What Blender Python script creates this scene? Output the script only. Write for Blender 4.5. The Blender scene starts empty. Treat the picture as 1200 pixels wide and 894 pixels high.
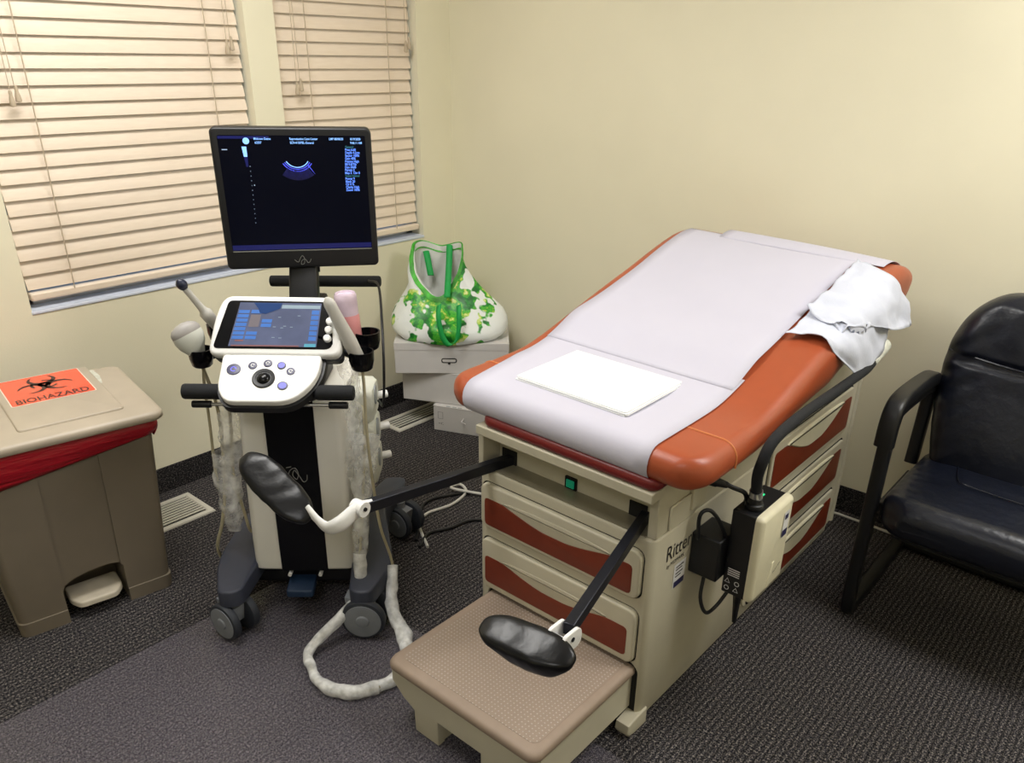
import bpy, bmesh, math, random
from mathutils import Vector, Matrix, Euler
import numpy as np
random.seed(7)
PI = math.pi
sin, cos = math.sin, math.cos
SC = bpy.context.scene
COL = SC.collection

# ------------------------------------------------------------------ helpers
def lin(c):
    out = []
    for v in c[:3]:
        v = v / 255.0
        out.append(v / 12.92 if v <= 0.04045 else ((v + 0.055) / 1.055) ** 2.4)
    return (*out, 1.0)

def new_mat(name):
    m = bpy.data.materials.new(name); m.use_nodes = True
    nt = m.node_tree
    return m, nt, nt.nodes, nt.links, nt.nodes['Principled BSDF']

def mat(name, rgb, rough=0.5, var=0.06, scale=30.0, bump=0.0, bscale=200.0, metal=0.0, spec=0.5, coat=0.0, emit=None, estr=0.0, sheen=0.0):
    m, nt, N, L, b = new_mat(name)
    tc = N.new('ShaderNodeTexCoord')
    no = N.new('ShaderNodeTexNoise'); no.inputs['Scale'].default_value = scale; no.inputs['Detail'].default_value = 3
    L.new(tc.outputs['Object'], no.inputs['Vector'])
    rp = N.new('ShaderNodeValToRGB')
    c = lin(rgb)
    rp.color_ramp.elements[0].position = 0.3; rp.color_ramp.elements[1].position = 0.7
    rp.color_ramp.elements[0].color = (*[max(0, x * (1 - var)) for x in c[:3]], 1)
    rp.color_ramp.elements[1].color = (*[min(1, x * (1 + var)) for x in c[:3]], 1)
    L.new(no.outputs['Fac'], rp.inputs['Fac']); L.new(rp.outputs['Color'], b.inputs['Base Color'])
    b.inputs['Roughness'].default_value = rough; b.inputs['Metallic'].default_value = metal
    b.inputs['Specular IOR Level'].default_value = spec
    b.inputs['Coat Weight'].default_value = coat
    if sheen: b.inputs['Sheen Weight'].default_value = sheen
    if emit is not None:
        b.inputs['Emission Color'].default_value = lin(emit); b.inputs['Emission Strength'].default_value = estr
    if bump > 0:
        n2 = N.new('ShaderNodeTexNoise'); n2.inputs['Scale'].default_value = bscale; n2.inputs['Detail'].default_value = 4
        L.new(tc.outputs['Object'], n2.inputs['Vector'])
        bp = N.new('ShaderNodeBump'); bp.inputs['Strength'].default_value = bump; bp.inputs['Distance'].default_value = 0.004
        L.new(n2.outputs['Fac'], bp.inputs['Height']); L.new(bp.outputs['Normal'], b.inputs['Normal'])
    return m

def catmull(pts, n=8):
    P = [Vector(p) for p in pts]
    P = [P[0] * 2 - P[1]] + P + [P[-1] * 2 - P[-2]]
    out = []
    for i in range(1, len(P) - 2):
        a, b, c, d = P[i-1], P[i], P[i+1], P[i+2]
        for k in range(n):
            t = k / n
            out.append(0.5 * ((2*b) + (c-a)*t + (2*a-5*b+4*c-d)*t*t + (3*b-a-3*c+d)*t*t*t))
    out.append(P[-2])
    return out

def rr(w, h, r, n=5, cx=0.0, cy=0.0):
    """rounded rectangle outline (half sizes w,h), ccw 2-D points"""
    r = max(1e-5, min(r, w, h))
    o = []
    for (sx, sy, a0) in ((1, 1, 0), (-1, 1, PI/2), (-1, -1, PI), (1, -1, 3*PI/2)):
        for k in range(n + 1):
            a = a0 + PI/2 * k / n
            o.append((cx + sx*(w-r) + r*cos(a), cy + sy*(h-r) + r*sin(a)))
    return o

class MB:
    def __init__(s): s.v = []; s.f = []; s.m = []
    def add(s, vs, fs, mi=0):
        o = len(s.v); s.v += [tuple(v) for v in vs]
        for f in fs: s.f.append([i + o for i in f]); s.m.append(mi)
        return s
    def box(s, x0, x1, y0, y1, z0, z1, mi=0):
        return s.add([(x0,y0,z0),(x1,y0,z0),(x1,y1,z0),(x0,y1,z0),(x0,y0,z1),(x1,y0,z1),(x1,y1,z1),(x0,y1,z1)],
                     [(0,3,2,1),(4,5,6,7),(0,1,5,4),(1,2,6,5),(2,3,7,6),(3,0,4,7)], mi)
    def loft(s, rings, cap0=True, cap1=True, closed=True, mi=0):
        n = len(rings[0]); vs = [p for r in rings for p in r]; fs = []
        for i in range(len(rings) - 1):
            for k in range(n if closed else n - 1):
                a = i*n + k; b = i*n + (k+1) % n
                fs.append((a, b, b + n, a + n))
        if cap0: fs.append(tuple(reversed(range(n))))
        if cap1: fs.append(tuple((len(rings)-1)*n + k for k in range(n)))
        return s.add(vs, fs, mi)
    def grid(s, pts, mi=0):
        return s.loft(pts, False, False, False, mi)
    def tube(s, path, r, n=10, cap=True, mi=0, flat=None):
        P = [Vector(p) for p in path]
        R = r if isinstance(r, (list, tuple)) else [r] * len(P)
        t0 = (P[1]-P[0]).normalized()
        up = Vector((0,0,1)) if abs(t0.z) < 0.9 else Vector((1,0,0))
        u = t0.cross(up).normalized(); rings = []
        for i, p in enumerate(P):
            t = (P[min(i+1, len(P)-1)] - P[max(i-1, 0)])
            if t.length < 1e-9: t = t0
            t.normalize()
            u = (u - t * u.dot(t)).normalized(); w = t.cross(u)
            fx, fy = flat if flat else (1, 1)
            rings.append([p + (u*cos(2*PI*k/n)*fx + w*sin(2*PI*k/n)*fy) * R[i] for k in range(n)])
        return s.loft(rings, cap, cap, True, mi)
    def cyl(s, p0, p1, r, n=20, mi=0, ch=0.0):
        p0, p1 = Vector(p0), Vector(p1); d = (p1-p0); l = d.length; d.normalize()
        if ch > 0:
            return s.tube([p0, p0+d*ch*.3, p0+d*ch, p1-d*ch, p1-d*ch*.3, p1], [r-ch, r-ch*.3, r, r, r-ch*.3, r-ch], n, True, mi)
        return s.tube([p0, p1], r, n, True, mi)
    def lathe(s, prof, mx=None, n=24, mi=0):
        rings = [[(r*cos(2*PI*k/n), r*sin(2*PI*k/n), z) for k in range(n)] for r, z in prof]
        if mx is not None: rings = [[mx @ Vector(p) for p in r] for r in rings]
        return s.loft(rings, True, True, True, mi)
    def prism(s, poly, fn, d0, d1, ch=0.0, mi=0):
        """poly 2-D outline, fn(a,b,d)->3-D ; extruded d0..d1, small chamfer at d1"""
        n = len(poly)
        rings = [[fn(a, b, d0) for a, b in poly]]
        if ch > 0:
            cx = sum(a for a, b in poly)/n; cy = sum(b for a, b in poly)/n
            sh = []
            for i in range(n):
                a0 = Vector(poly[i-1]); a1 = Vector(poly[i]); a2 = Vector(poly[(i+1) % n])
                e1 = (a1-a0); e2 = (a2-a1)
                if e1.length < 1e-9: e1 = e2
                if e2.length < 1e-9: e2 = e1
                nn = Vector((e1.y, -e1.x)).normalized() + Vector((e2.y, -e2.x)).normalized()
                nn = nn.normalized() if nn.length > 1e-6 else Vector((0, 0))
                sh.append(nn)
            area = sum(poly[i-1][0]*poly[i][1]-poly[i][0]*poly[i-1][1] for i in range(n))
            sg = 1 if area > 0 else -1
            dd = 1 if d1 > d0 else -1
            for t in (0, .35, .75, 1.0):
                ins = ch*(1-cos(t*PI/2)); dep = d1 - dd*ch*(1-sin(t*PI/2))
                rings.append([fn(poly[i][0]-sg*sh[i].x*ins, poly[i][1]-sg*sh[i].y*ins, dep) for i in range(n)])
        else:
            rings.append([fn(a, b, d1) for a, b in poly])
        return s.loft(rings, True, True, True, mi)
    def xf(s, M):
        s.v = [tuple(M @ Vector(v)) for v in s.v]; return s
    def merge(s, o, mi=None):
        k = len(s.v); s.v += o.v
        for f, m in zip(o.f, o.m): s.f.append([i+k for i in f]); s.m.append(m if mi is None else mi)
        return s
    def mesh(s, name):
        me = bpy.data.meshes.new(name); me.from_pydata(s.v, [], s.f); me.validate()
        bm = bmesh.new(); bm.from_mesh(me)
        bmesh.ops.remove_doubles(bm, verts=bm.verts, dist=1e-6)
        bmesh.ops.recalc_face_normals(bm, faces=bm.faces)
        bm.to_mesh(me); bm.free()
        return me

def build(name, mb, mats, parent=None, bevel=0.0, seg=2, smooth=True, sub=0, ang=40, solid=0.0):
    me = bpy.data.meshes.new(name)
    me.from_pydata(mb.v, [], mb.f)
    for p, mi in zip(me.polygons, mb.m): p.material_index = mi
    bm = bmesh.new(); bm.from_mesh(me)
    bmesh.ops.remove_doubles(bm, verts=bm.verts, dist=1e-6)
    bmesh.ops.recalc_face_normals(bm, faces=bm.faces)
    bm.to_mesh(me); bm.free()
    for m in (mats if isinstance(mats, (list, tuple)) else [mats]): me.materials.append(m)
    if smooth:
        for p in me.polygons: p.use_smooth = True
        me.set_sharp_from_angle(angle=math.radians(ang))
    o = bpy.data.objects.new(name, me); COL.objects.link(o)
    if parent is not None:
        o.parent = parent
        if parent.type == 'EMPTY':
            o.matrix_parent_inverse = Matrix.LocRotScale(parent.location, parent.rotation_euler, None).inverted()
    if solid:
        sd = o.modifiers.new('solid', 'SOLIDIFY'); sd.thickness = solid; sd.offset = 0
    if bevel > 0:
        bv = o.modifiers.new('bevel', 'BEVEL'); bv.width = bevel; bv.segments = seg; bv.limit_method = 'ANGLE'; bv.angle_limit = math.radians(35)
        bv.harden_normals = False
    if sub:
        ss = o.modifiers.new('sub', 'SUBSURF'); ss.levels = sub; ss.render_levels = sub
    return o

def thing(name, label, cat, loc=(0,0,0), rotz=0.0, group=None):
    o = bpy.data.objects.new(name, None); COL.objects.link(o)
    o.location = loc; o.rotation_euler = (0, 0, rotz); o.empty_display_size = 0.05
    o['label'] = label; o['category'] = cat
    if group: o['group'] = group
    return o

def tag(o, label, cat, group=None):
    o['label'] = label; o['category'] = cat
    if group: o['group'] = group
    return o

def struct(o): o['kind'] = 'structure'; return o

def bool_cut(o, cutter):
    me = bpy.data.meshes.new('cut'); me.from_pydata(cutter.v, [], cutter.f)
    bm = bmesh.new(); bm.from_mesh(me)
    bmesh.ops.remove_doubles(bm, verts=bm.verts, dist=1e-6); bmesh.ops.recalc_face_normals(bm, faces=bm.faces)
    bm.to_mesh(me); bm.free()
    c = bpy.data.objects.new('cut', me); COL.objects.link(c)
    md = o.modifiers.new('b', 'BOOLEAN'); md.operation = 'DIFFERENCE'; md.object = c; md.solver = 'EXACT'
    dg = bpy.context.evaluated_depsgraph_get(); dg.update()
    new = bpy.data.meshes.new_from_object(o.evaluated_get(dg))
    o.modifiers.remove(md)
    old = o.data; o.data = new
    for p in new.polygons: p.use_smooth = True
    new.set_sharp_from_angle(angle=math.radians(40))
    bpy.data.objects.remove(c); bpy.data.meshes.remove(me)

def text_mb(body, size, fn, align='LEFT', bold=0.0, sx=1.0, space=1.0):
    cu = bpy.data.curves.new('t', 'FONT'); cu.body = body; cu.size = size; cu.align_x = align
    cu.offset = bold; cu.resolution_u = 3; cu.space_character = space
    to = bpy.data.objects.new('t', cu); COL.objects.link(to)
    dg = bpy.context.evaluated_depsgraph_get(); dg.update()
    me = bpy.data.meshes.new_from_object(to.evaluated_get(dg))
    m = MB()
    m.add([fn(v.co.x*sx, v.co.y) for v in me.vertices], [tuple(p.vertices) for p in me.polygons])
    bpy.data.objects.remove(to); bpy.data.curves.remove(cu); bpy.data.meshes.remove(me)
    return m

def poly_flat(mb, pts, fn):
    mb.add([fn(a, b) for a, b in pts], [tuple(range(len(pts)))])

def vnoise(p, s=1.0, seed=0):
    from mathutils import noise
    return noise.noise(Vector(p) * s + Vector((seed*13.1, seed*7.7, seed*3.3)))

# ------------------------------------------------------------------ materials
M_wall = mat('wall_paint', (236, 230, 204), 0.75, 0.02, 3, 0.06, 160, spec=0.25)
M_sill = mat('sill_daylit_paint', (220, 228, 244), 0.35, 0.02, 8)  # white sill with the blue of the daylight put into its colour
M_ceil = mat('ceiling_paint', (235, 232, 222), 0.9, 0.02, 4)
M_white = mat('white_trim', (236, 236, 234), 0.4, 0.02, 10)

def carpet(name, dark, light, rib=0.62, contrast=1.0):
    m, nt, N, L, b = new_mat(name)
    tc = N.new('ShaderNodeTexCoord')
    n1 = N.new('ShaderNodeTexNoise'); n1.inputs['Scale'].default_value = 230; n1.inputs['Detail'].default_value = 3; n1.inputs['Roughness'].default_value = 0.7
    mp = N.new('ShaderNodeMapping'); mp.inputs['Scale'].default_value = (1.0, 0.75, 1.0)
    L.new(tc.outputs['Object'], mp.inputs['Vector']); L.new(mp.outputs['Vector'], n1.inputs['Vector'])
    rp = N.new('ShaderNodeValToRGB'); e = rp.color_ramp.elements
    e[0].position = 0.44; e[0].color = lin(dark); e[1].position = 0.66; e[1].color = lin(light)
    k = e.new(0.53); k.color = lin([(a*0.62 + c*0.38) for a, c in zip(dark, light)])
    L.new(n1.outputs['Fac'], rp.inputs['Fac'])
    # loop pile ribs that run along the room's y axis
    sp = N.new('ShaderNodeSeparateXYZ'); L.new(tc.outputs['Object'], sp.inputs[0])
    n3 = N.new('ShaderNodeTexNoise'); n3.inputs['Scale'].default_value = 30; L.new(tc.outputs['Object'], n3.inputs['Vector'])
    ad = N.new('ShaderNodeMath'); ad.operation = 'MULTIPLY_ADD'; ad.inputs[1].default_value = 0.008
    L.new(n3.outputs['Fac'], ad.inputs[0]); L.new(sp.outputs['X'], ad.inputs[2])
    ml = N.new('ShaderNodeMath'); ml.operation = 'MULTIPLY'; ml.inputs[1].default_value = 2*PI/0.0165; L.new(ad.outputs[0], ml.inputs[0])
    sn = N.new('ShaderNodeMath'); sn.operation = 'SINE'; L.new(ml.outputs[0], sn.inputs[0])
    mr = N.new('ShaderNodeMapRange'); mr.inputs['From Min'].default_value = -1; mr.inputs['From Max'].default_value = 0.6
    mr.inputs['To Min'].default_value = rib; mr.inputs['To Max'].default_value = 1.0; L.new(sn.outputs[0], mr.inputs['Value'])
    mx = N.new('ShaderNodeMix'); mx.data_type = 'RGBA'; mx.blend_type = 'MULTIPLY'; mx.inputs['Factor'].default_value = 1
    L.new(rp.outputs['Color'], mx.inputs['A']); L.new(mr.outputs[0], mx.inputs['B'])
    L.new(mx.outputs['Result'], b.inputs['Base Color'])
    b.inputs['Roughness'].default_value = 0.95; b.inputs['Specular IOR Level'].default_value = 0.1
    hs = N.new('ShaderNodeMath'); hs.operation = 'ADD'; L.new(n1.outputs['Fac'], hs.inputs[0])
    h2 = N.new('ShaderNodeMath'); h2.operation = 'MULTIPLY'; h2.inputs[1].default_value = 0.3; L.new(sn.outputs[0], h2.inputs[0]); L.new(h2.outputs[0], hs.inputs[1])
    bp = N.new('ShaderNodeBump'); bp.inputs['Strength'].default_value = 0.6; bp.inputs['Distance'].default_value = 0.004
    L.new(hs.outputs[0], bp.inputs['Height']); L.new(bp.outputs['Normal'], b.inputs['Normal'])
    return m
M_carpet = carpet('carpet_loop', (33, 33, 39), (156, 148, 141), rib=.40)  # dark tone tinted blue to stand in for bluish light on the floor
M_carpetb = carpet('carpet_base', (20, 20, 23), (104, 99, 96), rib=1.0)

def slat_mat():
    m, nt, N, L, b = new_mat('blind_slat')
    tc = N.new('ShaderNodeTexCoord')
    mp = N.new('ShaderNodeMapping'); mp.inputs['Scale'].default_value = (2, 3, 25)
    no = N.new('ShaderNodeTexNoise'); no.inputs['Scale'].default_value = 6
    L.new(tc.outputs['Object'], mp.inputs['Vector']); L.new(mp.outputs['Vector'], no.inputs['Vector'])
    rp = N.new('ShaderNodeValToRGB'); rp.color_ramp.elements[0].color = lin((230, 212, 190)); rp.color_ramp.elements[1].color = lin((241, 226, 207))
    L.new(no.outputs['Fac'], rp.inputs['Fac']); L.new(rp.outputs['Color'], b.inputs['Base Color'])
    b.inputs['Roughness'].default_value = 0.45
    return m
M_slat = slat_mat()
M_cord = mat('blind_cord', (190, 174, 150), 0.8)
M_winframe = mat('window_vinyl', (196, 198, 204), 0.4, 0.02)

def glass_mat():
    m, nt, N, L, b = new_mat('window_glass')
    no = N.new('ShaderNodeTexNoise'); no.inputs['Scale'].default_value = 2
    mr = N.new('ShaderNodeMapRange'); mr.inputs['To Min'].default_value = 0.0; mr.inputs['To Max'].default_value = 0.03
    L.new(no.outputs['Fac'], mr.inputs['Value']); L.new(mr.outputs[0], b.inputs['Roughness'])
    b.inputs['Transmission Weight'].default_value = 1.0; b.inputs['IOR'].default_value = 1.02
    b.inputs['Base Color'].default_value = (0.93, 0.96, 1, 1)
    return m
M_glass = glass_mat()

def film_mat(name, rgb, fac0, fac1, rough=0.25, scale=60, bump=0.5, bscale=90):
    """thin plastic: part see-through, part glossy white"""
    m, nt, N, L, b = new_mat(name)
    out = N['Material Output']
    tr = N.new('ShaderNodeBsdfTransparent'); mx = N.new('ShaderNodeMixShader')
    tc = N.new('ShaderNodeTexCoord'); no = N.new('ShaderNodeTexNoise'); no.inputs['Scale'].default_value = scale; no.inputs['Detail'].default_value = 4
    L.new(tc.outputs['Object'], no.inputs['Vector'])
    mr = N.new('ShaderNodeMapRange'); mr.inputs['From Min'].default_value = 0.3; mr.inputs['From Max'].default_value = 0.7
    mr.inputs['To Min'].default_value = fac0; mr.inputs['To Max'].default_value = fac1
    L.new(no.outputs['Fac'], mr.inputs['Value']); L.new(mr.outputs[0], mx.inputs['Fac'])
    L.new(tr.outputs[0], mx.inputs[1]); L.new(b.outputs[0], mx.inputs[2]); L.new(mx.outputs[0], out.inputs['Surface'])
    b.inputs['Base Color'].default_value = lin(rgb); b.inputs['Roughness'].default_value = rough
    n2 = N.new('ShaderNodeTexNoise'); n2.inputs['Scale'].default_value = bscale; n2.inputs['Detail'].default_value = 3
    L.new(tc.outputs['Object'], n2.inputs['Vector'])
    bp = N.new('ShaderNodeBump'); bp.inputs['Strength'].default_value = bump; bp.inputs['Distance'].default_value = 0.006
    L.new(n2.outputs['Fac'], bp.inputs['Height']); L.new(bp.outputs['Normal'], b.inputs['Normal'])
    return m
M_film = film_mat('clear_sleeve_plastic', (250, 251, 250), 0.10, 0.52, 0.2, 30, 0.5, 50)
M_film2 = film_mat('floor_sleeve_plastic', (250, 251, 250), 0.35, 0.85, 0.22, 34, 0.5, 60)
M_vinyl = film_mat('chair_mat_vinyl', (142, 137, 150), 0.16, 0.40, 0.22, 160, 0.25, 120)
_nt = M_vinyl.node_tree; _b = _nt.nodes['Principled BSDF']
_n = _nt.nodes.new('ShaderNodeTexNoise'); _n.inputs['Scale'].default_value = 210; _n.inputs['Detail'].default_value = 3
_tc = _nt.nodes.new('ShaderNodeTexCoord'); _nt.links.new(_tc.outputs['Object'], _n.inputs['Vector'])
_rp = _nt.nodes.new('ShaderNodeValToRGB'); _rp.color_ramp.elements[0].position = .42; _rp.color_ramp.elements[1].position = .64
_rp.color_ramp.elements[0].color = lin((66, 63, 73)); _rp.color_ramp.elements[1].color = lin((172, 165, 175))
_nt.links.new(_n.outputs['Fac'], _rp.inputs['Fac']); _nt.links.new(_rp.outputs['Color'], _b.inputs['Base Color'])
M_flap = film_mat('translucent_flap', (235, 236, 222), 0.6, 0.85, 0.35)
M_gelcap = film_mat('gel_bottle_plastic', (226, 206, 222), 0.75, 0.95, 0.2, 20, 0.05)
M_gel = film_mat('pink_gel', (232, 158, 160), 0.85, 0.98, 0.2, 20, 0.05)

M_beige = mat('table_beige', (194, 188, 167), 0.45, 0.03, 12)
M_beiged = mat('ledge_metal', (150, 144, 124), 0.35, 0.04, 30, metal=0.3)
M_beigel = mat('light_beige_cover', (226, 220, 192), 0.4, 0.02)
M_tan = mat('step_rubber', (152, 134, 118), 0.6, 0.04, 40)
M_rust = mat('rust_panel', (116, 44, 22), 0.4, 0.06, 25)
M_maroon = mat('footrest_vinyl', (112, 26, 26), 0.4, 0.05, 30, 0.05)
M_orange = mat('orange_vinyl', (164, 78, 46), 0.36, 0.04, 14, 0.05, 420)
M_piping = mat('orange_piping', (206, 124, 74), 0.4)
M_black = mat('black_plastic', (14, 15, 19), 0.45, 0.1)
M_blackg = mat('black_gloss', (8, 9, 13), 0.2, 0.1, spec=0.3)
M_gap = mat('dark_gap', (18, 17, 15), 0.8)
M_foam = mat('foam_grip', (20, 22, 26), 0.85, 0.2, 300, 0.3, 500)
M_steel = mat('steel', (190, 190, 188), 0.3, 0.03, 40, metal=0.9)
M_bar = mat('stirrup_bar_metal', (40, 42, 50), 0.35, 0.05, 40, metal=0.6)
M_whitep = mat('white_plastic', (238, 238, 236), 0.3, 0.015, 12)
M_offw = mat('machine_white', (226, 224, 216), 0.35, 0.02, 10)
M_navy = mat('navy_grey_plastic', (54, 58, 72), 0.5, 0.06, 40, 0.05, 300)
M_greyhub = mat('grey_hub', (128, 132, 138), 0.5, 0.05)
M_tire = mat('tire_rubber', (44, 48, 56), 0.6)
M_pedal = mat('blue_pedal', (24, 48, 78), 0.5)
M_probe = mat('probe_grey', (196, 194, 188), 0.4, 0.03)
M_probel = mat('probe_light', (216, 218, 210), 0.4, 0.03)
M_lens = mat('probe_lens', (158, 154, 150), 0.45)
M_cable = mat('beige_cable', (176, 168, 140), 0.55)
M_wcable = mat('white_cable', (214, 212, 204), 0.5)
M_port = mat('port_ivory', (214, 216, 204), 0.4, 0.03)
M_portg = mat('port_grey', (150, 156, 158), 0.4)
M_paper = mat('exam_paper', (199, 197, 211), 0.75, 0.01, 8, 0.04, 60, spec=0.2)
M_drape = mat('white_drape', (238, 240, 240), 0.8, 0.01, 8, 0.08, 300, spec=0.2)
M_cloth = mat('white_cloth', (206, 210, 224), 0.85, 0.015, 20, 0.15, 120, spec=0.2)
M_binb = mat('bin_shaded_taupe', (122, 112, 97), 0.5, 0.04, 10, 0.05, 500)  # bin body taupe darkened, shade on the front put into the colour
M_binl = mat('bin_lid_lit_taupe', (184, 172, 154), 0.42, 0.04, 14)  # lit version of the bin's taupe, light from above put into the colour
M_pedalw = mat('bin_pedal', (206, 196, 176), 0.45)
M_stick = mat('biohazard_orange', (250, 92, 58), 0.2, 0.06, 12, coat=0.4)
M_stickw = mat('sticker_edge', (250, 226, 210), 0.3)
M_ink = mat('ink_brown', (70, 30, 26), 0.4)
M_ink2 = mat('ink_black', (38, 36, 34), 0.5)
M_lab = mat('label_paper', (226, 226, 226), 0.5)
M_labp = mat('label_navy', (44, 42, 80), 0.5)
M_carton = mat('carton_white', (208, 205, 202), 0.6, 0.02, 12)
M_leather = mat('black_leather', (15, 19, 31), 0.33, 0.15, 20, 0.45, 34)
M_chairp = mat('black_chair_plastic', (16, 17, 20), 0.4, 0.1)
M_strap = mat('green_strap', (22, 160, 74), 0.6, 0.06, 60, 0.2, 300)
M_hem = mat('bag_hem_green', (70, 168, 52), 0.45, 0.6, 22)
M_bagin = mat('bag_white_lining', (222, 224, 218), 0.55, 0.03, 20, 0.3, 30)
M_vent = mat('vent_metal', (206, 202, 190), 0.4, 0.03)
M_ventd = mat('vent_dark', (22, 20, 19), 0.8)
M_heel = mat('heel_cover_plastic', (9, 10, 14), 0.30, 0.1, 30, 0.25, 36, spec=0.4)
M_green = mat('switch_green', (16, 120, 90), 0.3, emit=(10, 150, 110), estr=0.25)
M_led = mat('led_green', (30, 200, 130), 0.3, emit=(30, 220, 140), estr=0.8)

def red_mat():
    m, nt, N, L, b = new_mat('red_bag_plastic')
    tc = N.new('ShaderNodeTexCoord'); mp = N.new('ShaderNodeMapping'); mp.inputs['Scale'].default_value = (3, 3, 22)
    mp.inputs['Rotation'].default_value = (0.12, 0, 0)
    no = N.new('ShaderNodeTexNoise'); no.inputs['Scale'].default_value = 3; no.inputs['Detail'].default_value = 3
    L.new(tc.outputs['Object'], mp.inputs['Vector']); L.new(mp.outputs['Vector'], no.inputs['Vector'])
    rp = N.new('ShaderNodeValToRGB'); rp.color_ramp.elements[0].color = lin((140, 8, 24)); rp.color_ramp.elements[1].color = lin((196, 16, 40))
    L.new(no.outputs['Fac'], rp.inputs['Fac']); L.new(rp.outputs['Color'], b.inputs['Base Color'])
    b.inputs['Roughness'].default_value = 0.28
    bp = N.new('ShaderNodeBump'); bp.inputs['Strength'].default_value = 0.8; bp.inputs['Distance'].default_value = 0.012
    L.new(no.outputs['Fac'], bp.inputs['Height']); L.new(bp.outputs['Normal'], b.inputs['Normal'])
    return m
M_red = red_mat()

def bag_mat():
    m, nt, N, L, b = new_mat('leaf_print')
    tc = N.new('ShaderNodeTexCoord')
    n1 = N.new('ShaderNodeTexNoise'); n1.inputs['Scale'].default_value = 15; n1.inputs['Detail'].default_value = 2
    n2 = N.new('ShaderNodeTexVoronoi'); n2.inputs['Scale'].default_value = 26
    n3 = N.new('ShaderNodeTexNoise'); n3.inputs['Scale'].default_value = 24; n3.inputs['Detail'].default_value = 3
    for n in (n1, n2, n3): L.new(tc.outputs['Object'], n.inputs['Vector'])
    rp = N.new('ShaderNodeValToRGB'); e = rp.color_ramp.elements
    e[0].position = 0.36; e[0].color = lin((8, 104, 30)); e[1].position = 0.68; e[1].color = lin((232, 238, 170))
    for p, c in ((0.45, (22, 140, 40)), (0.50, (86, 184, 50)), (0.55, (40, 160, 46)), (0.60, (176, 210, 70))):
        k = e.new(p); k.color = lin(c)
    L.new(n3.outputs['Fac'], rp.inputs['Fac'])
    r2 = N.new('ShaderNodeValToRGB'); f = r2.color_ramp.elements
    f[0].position = 0.50; f[0].color = (0, 0, 0, 1); f[1].position = 0.53; f[1].color = (1, 1, 1, 1)
    # print covers the middle of the bag, the ends stay white
    sp = N.new('ShaderNodeSeparateXYZ'); L.new(tc.outputs['Object'], sp.inputs[0])
    L.new(n1.outputs['Fac'], r2.inputs['Fac'])
    # direction along the bag's width (43 degrees)
    d1 = N.new('ShaderNodeMath'); d1.operation = 'MULTIPLY'; d1.inputs[1].default_value = cos(math.radians(43)); L.new(sp.outputs['X'], d1.inputs[0])
    d2 = N.new('ShaderNodeMath'); d2.operation = 'MULTIPLY_ADD'; d2.inputs[1].default_value = sin(math.radians(43)); L.new(sp.outputs['Y'], d2.inputs[0]); L.new(d1.outputs[0], d2.inputs[2])
    d3 = N.new('ShaderNodeMath'); d3.operation = 'ADD'; d3.inputs[1].default_value = 2.475*cos(math.radians(43)) - 2.365*sin(math.radians(43)); L.new(d2.outputs[0], d3.inputs[0])
    d4 = N.new('ShaderNodeMath'); d4.operation = 'ABSOLUTE'; L.new(d3.outputs[0], d4.inputs[0])
    d5 = N.new('ShaderNodeMapRange'); d5.inputs['From Min'].default_value = 0.05; d5.inputs['From Max'].default_value = 0.21
    d5.inputs['To Min'].default_value = 0.13; d5.inputs['To Max'].default_value = -0.09; L.new(d4.outputs[0], d5.inputs['Value'])
    a1 = N.new('ShaderNodeMath'); a1.operation = 'ADD'; L.new(n1.outputs['Fac'], a1.inputs[0]); L.new(d5.outputs[0], a1.inputs[1])
    L.new(a1.outputs[0], r2.inputs['Fac'])
    mx = N.new('ShaderNodeMix'); mx.data_type = 'RGBA'; mx.inputs['A'].default_value = lin((232, 236, 232))
    L.new(r2.outputs['Color'], mx.inputs['Factor']); L.new(rp.outputs['Color'], mx.inputs['B'])
    L.new(mx.outputs['Result'], b.inputs['Base Color']); b.inputs['Roughness'].default_value = 0.42
    bp = N.new('ShaderNodeBump'); bp.inputs['Strength'].default_value = 0.5; bp.inputs['Distance'].default_value = 0.012
    n4 = N.new('ShaderNodeTexNoise'); n4.inputs['Scale'].default_value = 14; L.new(tc.outputs['Object'], n4.inputs['Vector'])
    L.new(n4.outputs['Fac'], bp.inputs['Height']); L.new(bp.outputs['Normal'], b.inputs['Normal'])
    return m
M_bag = bag_mat()

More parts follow.
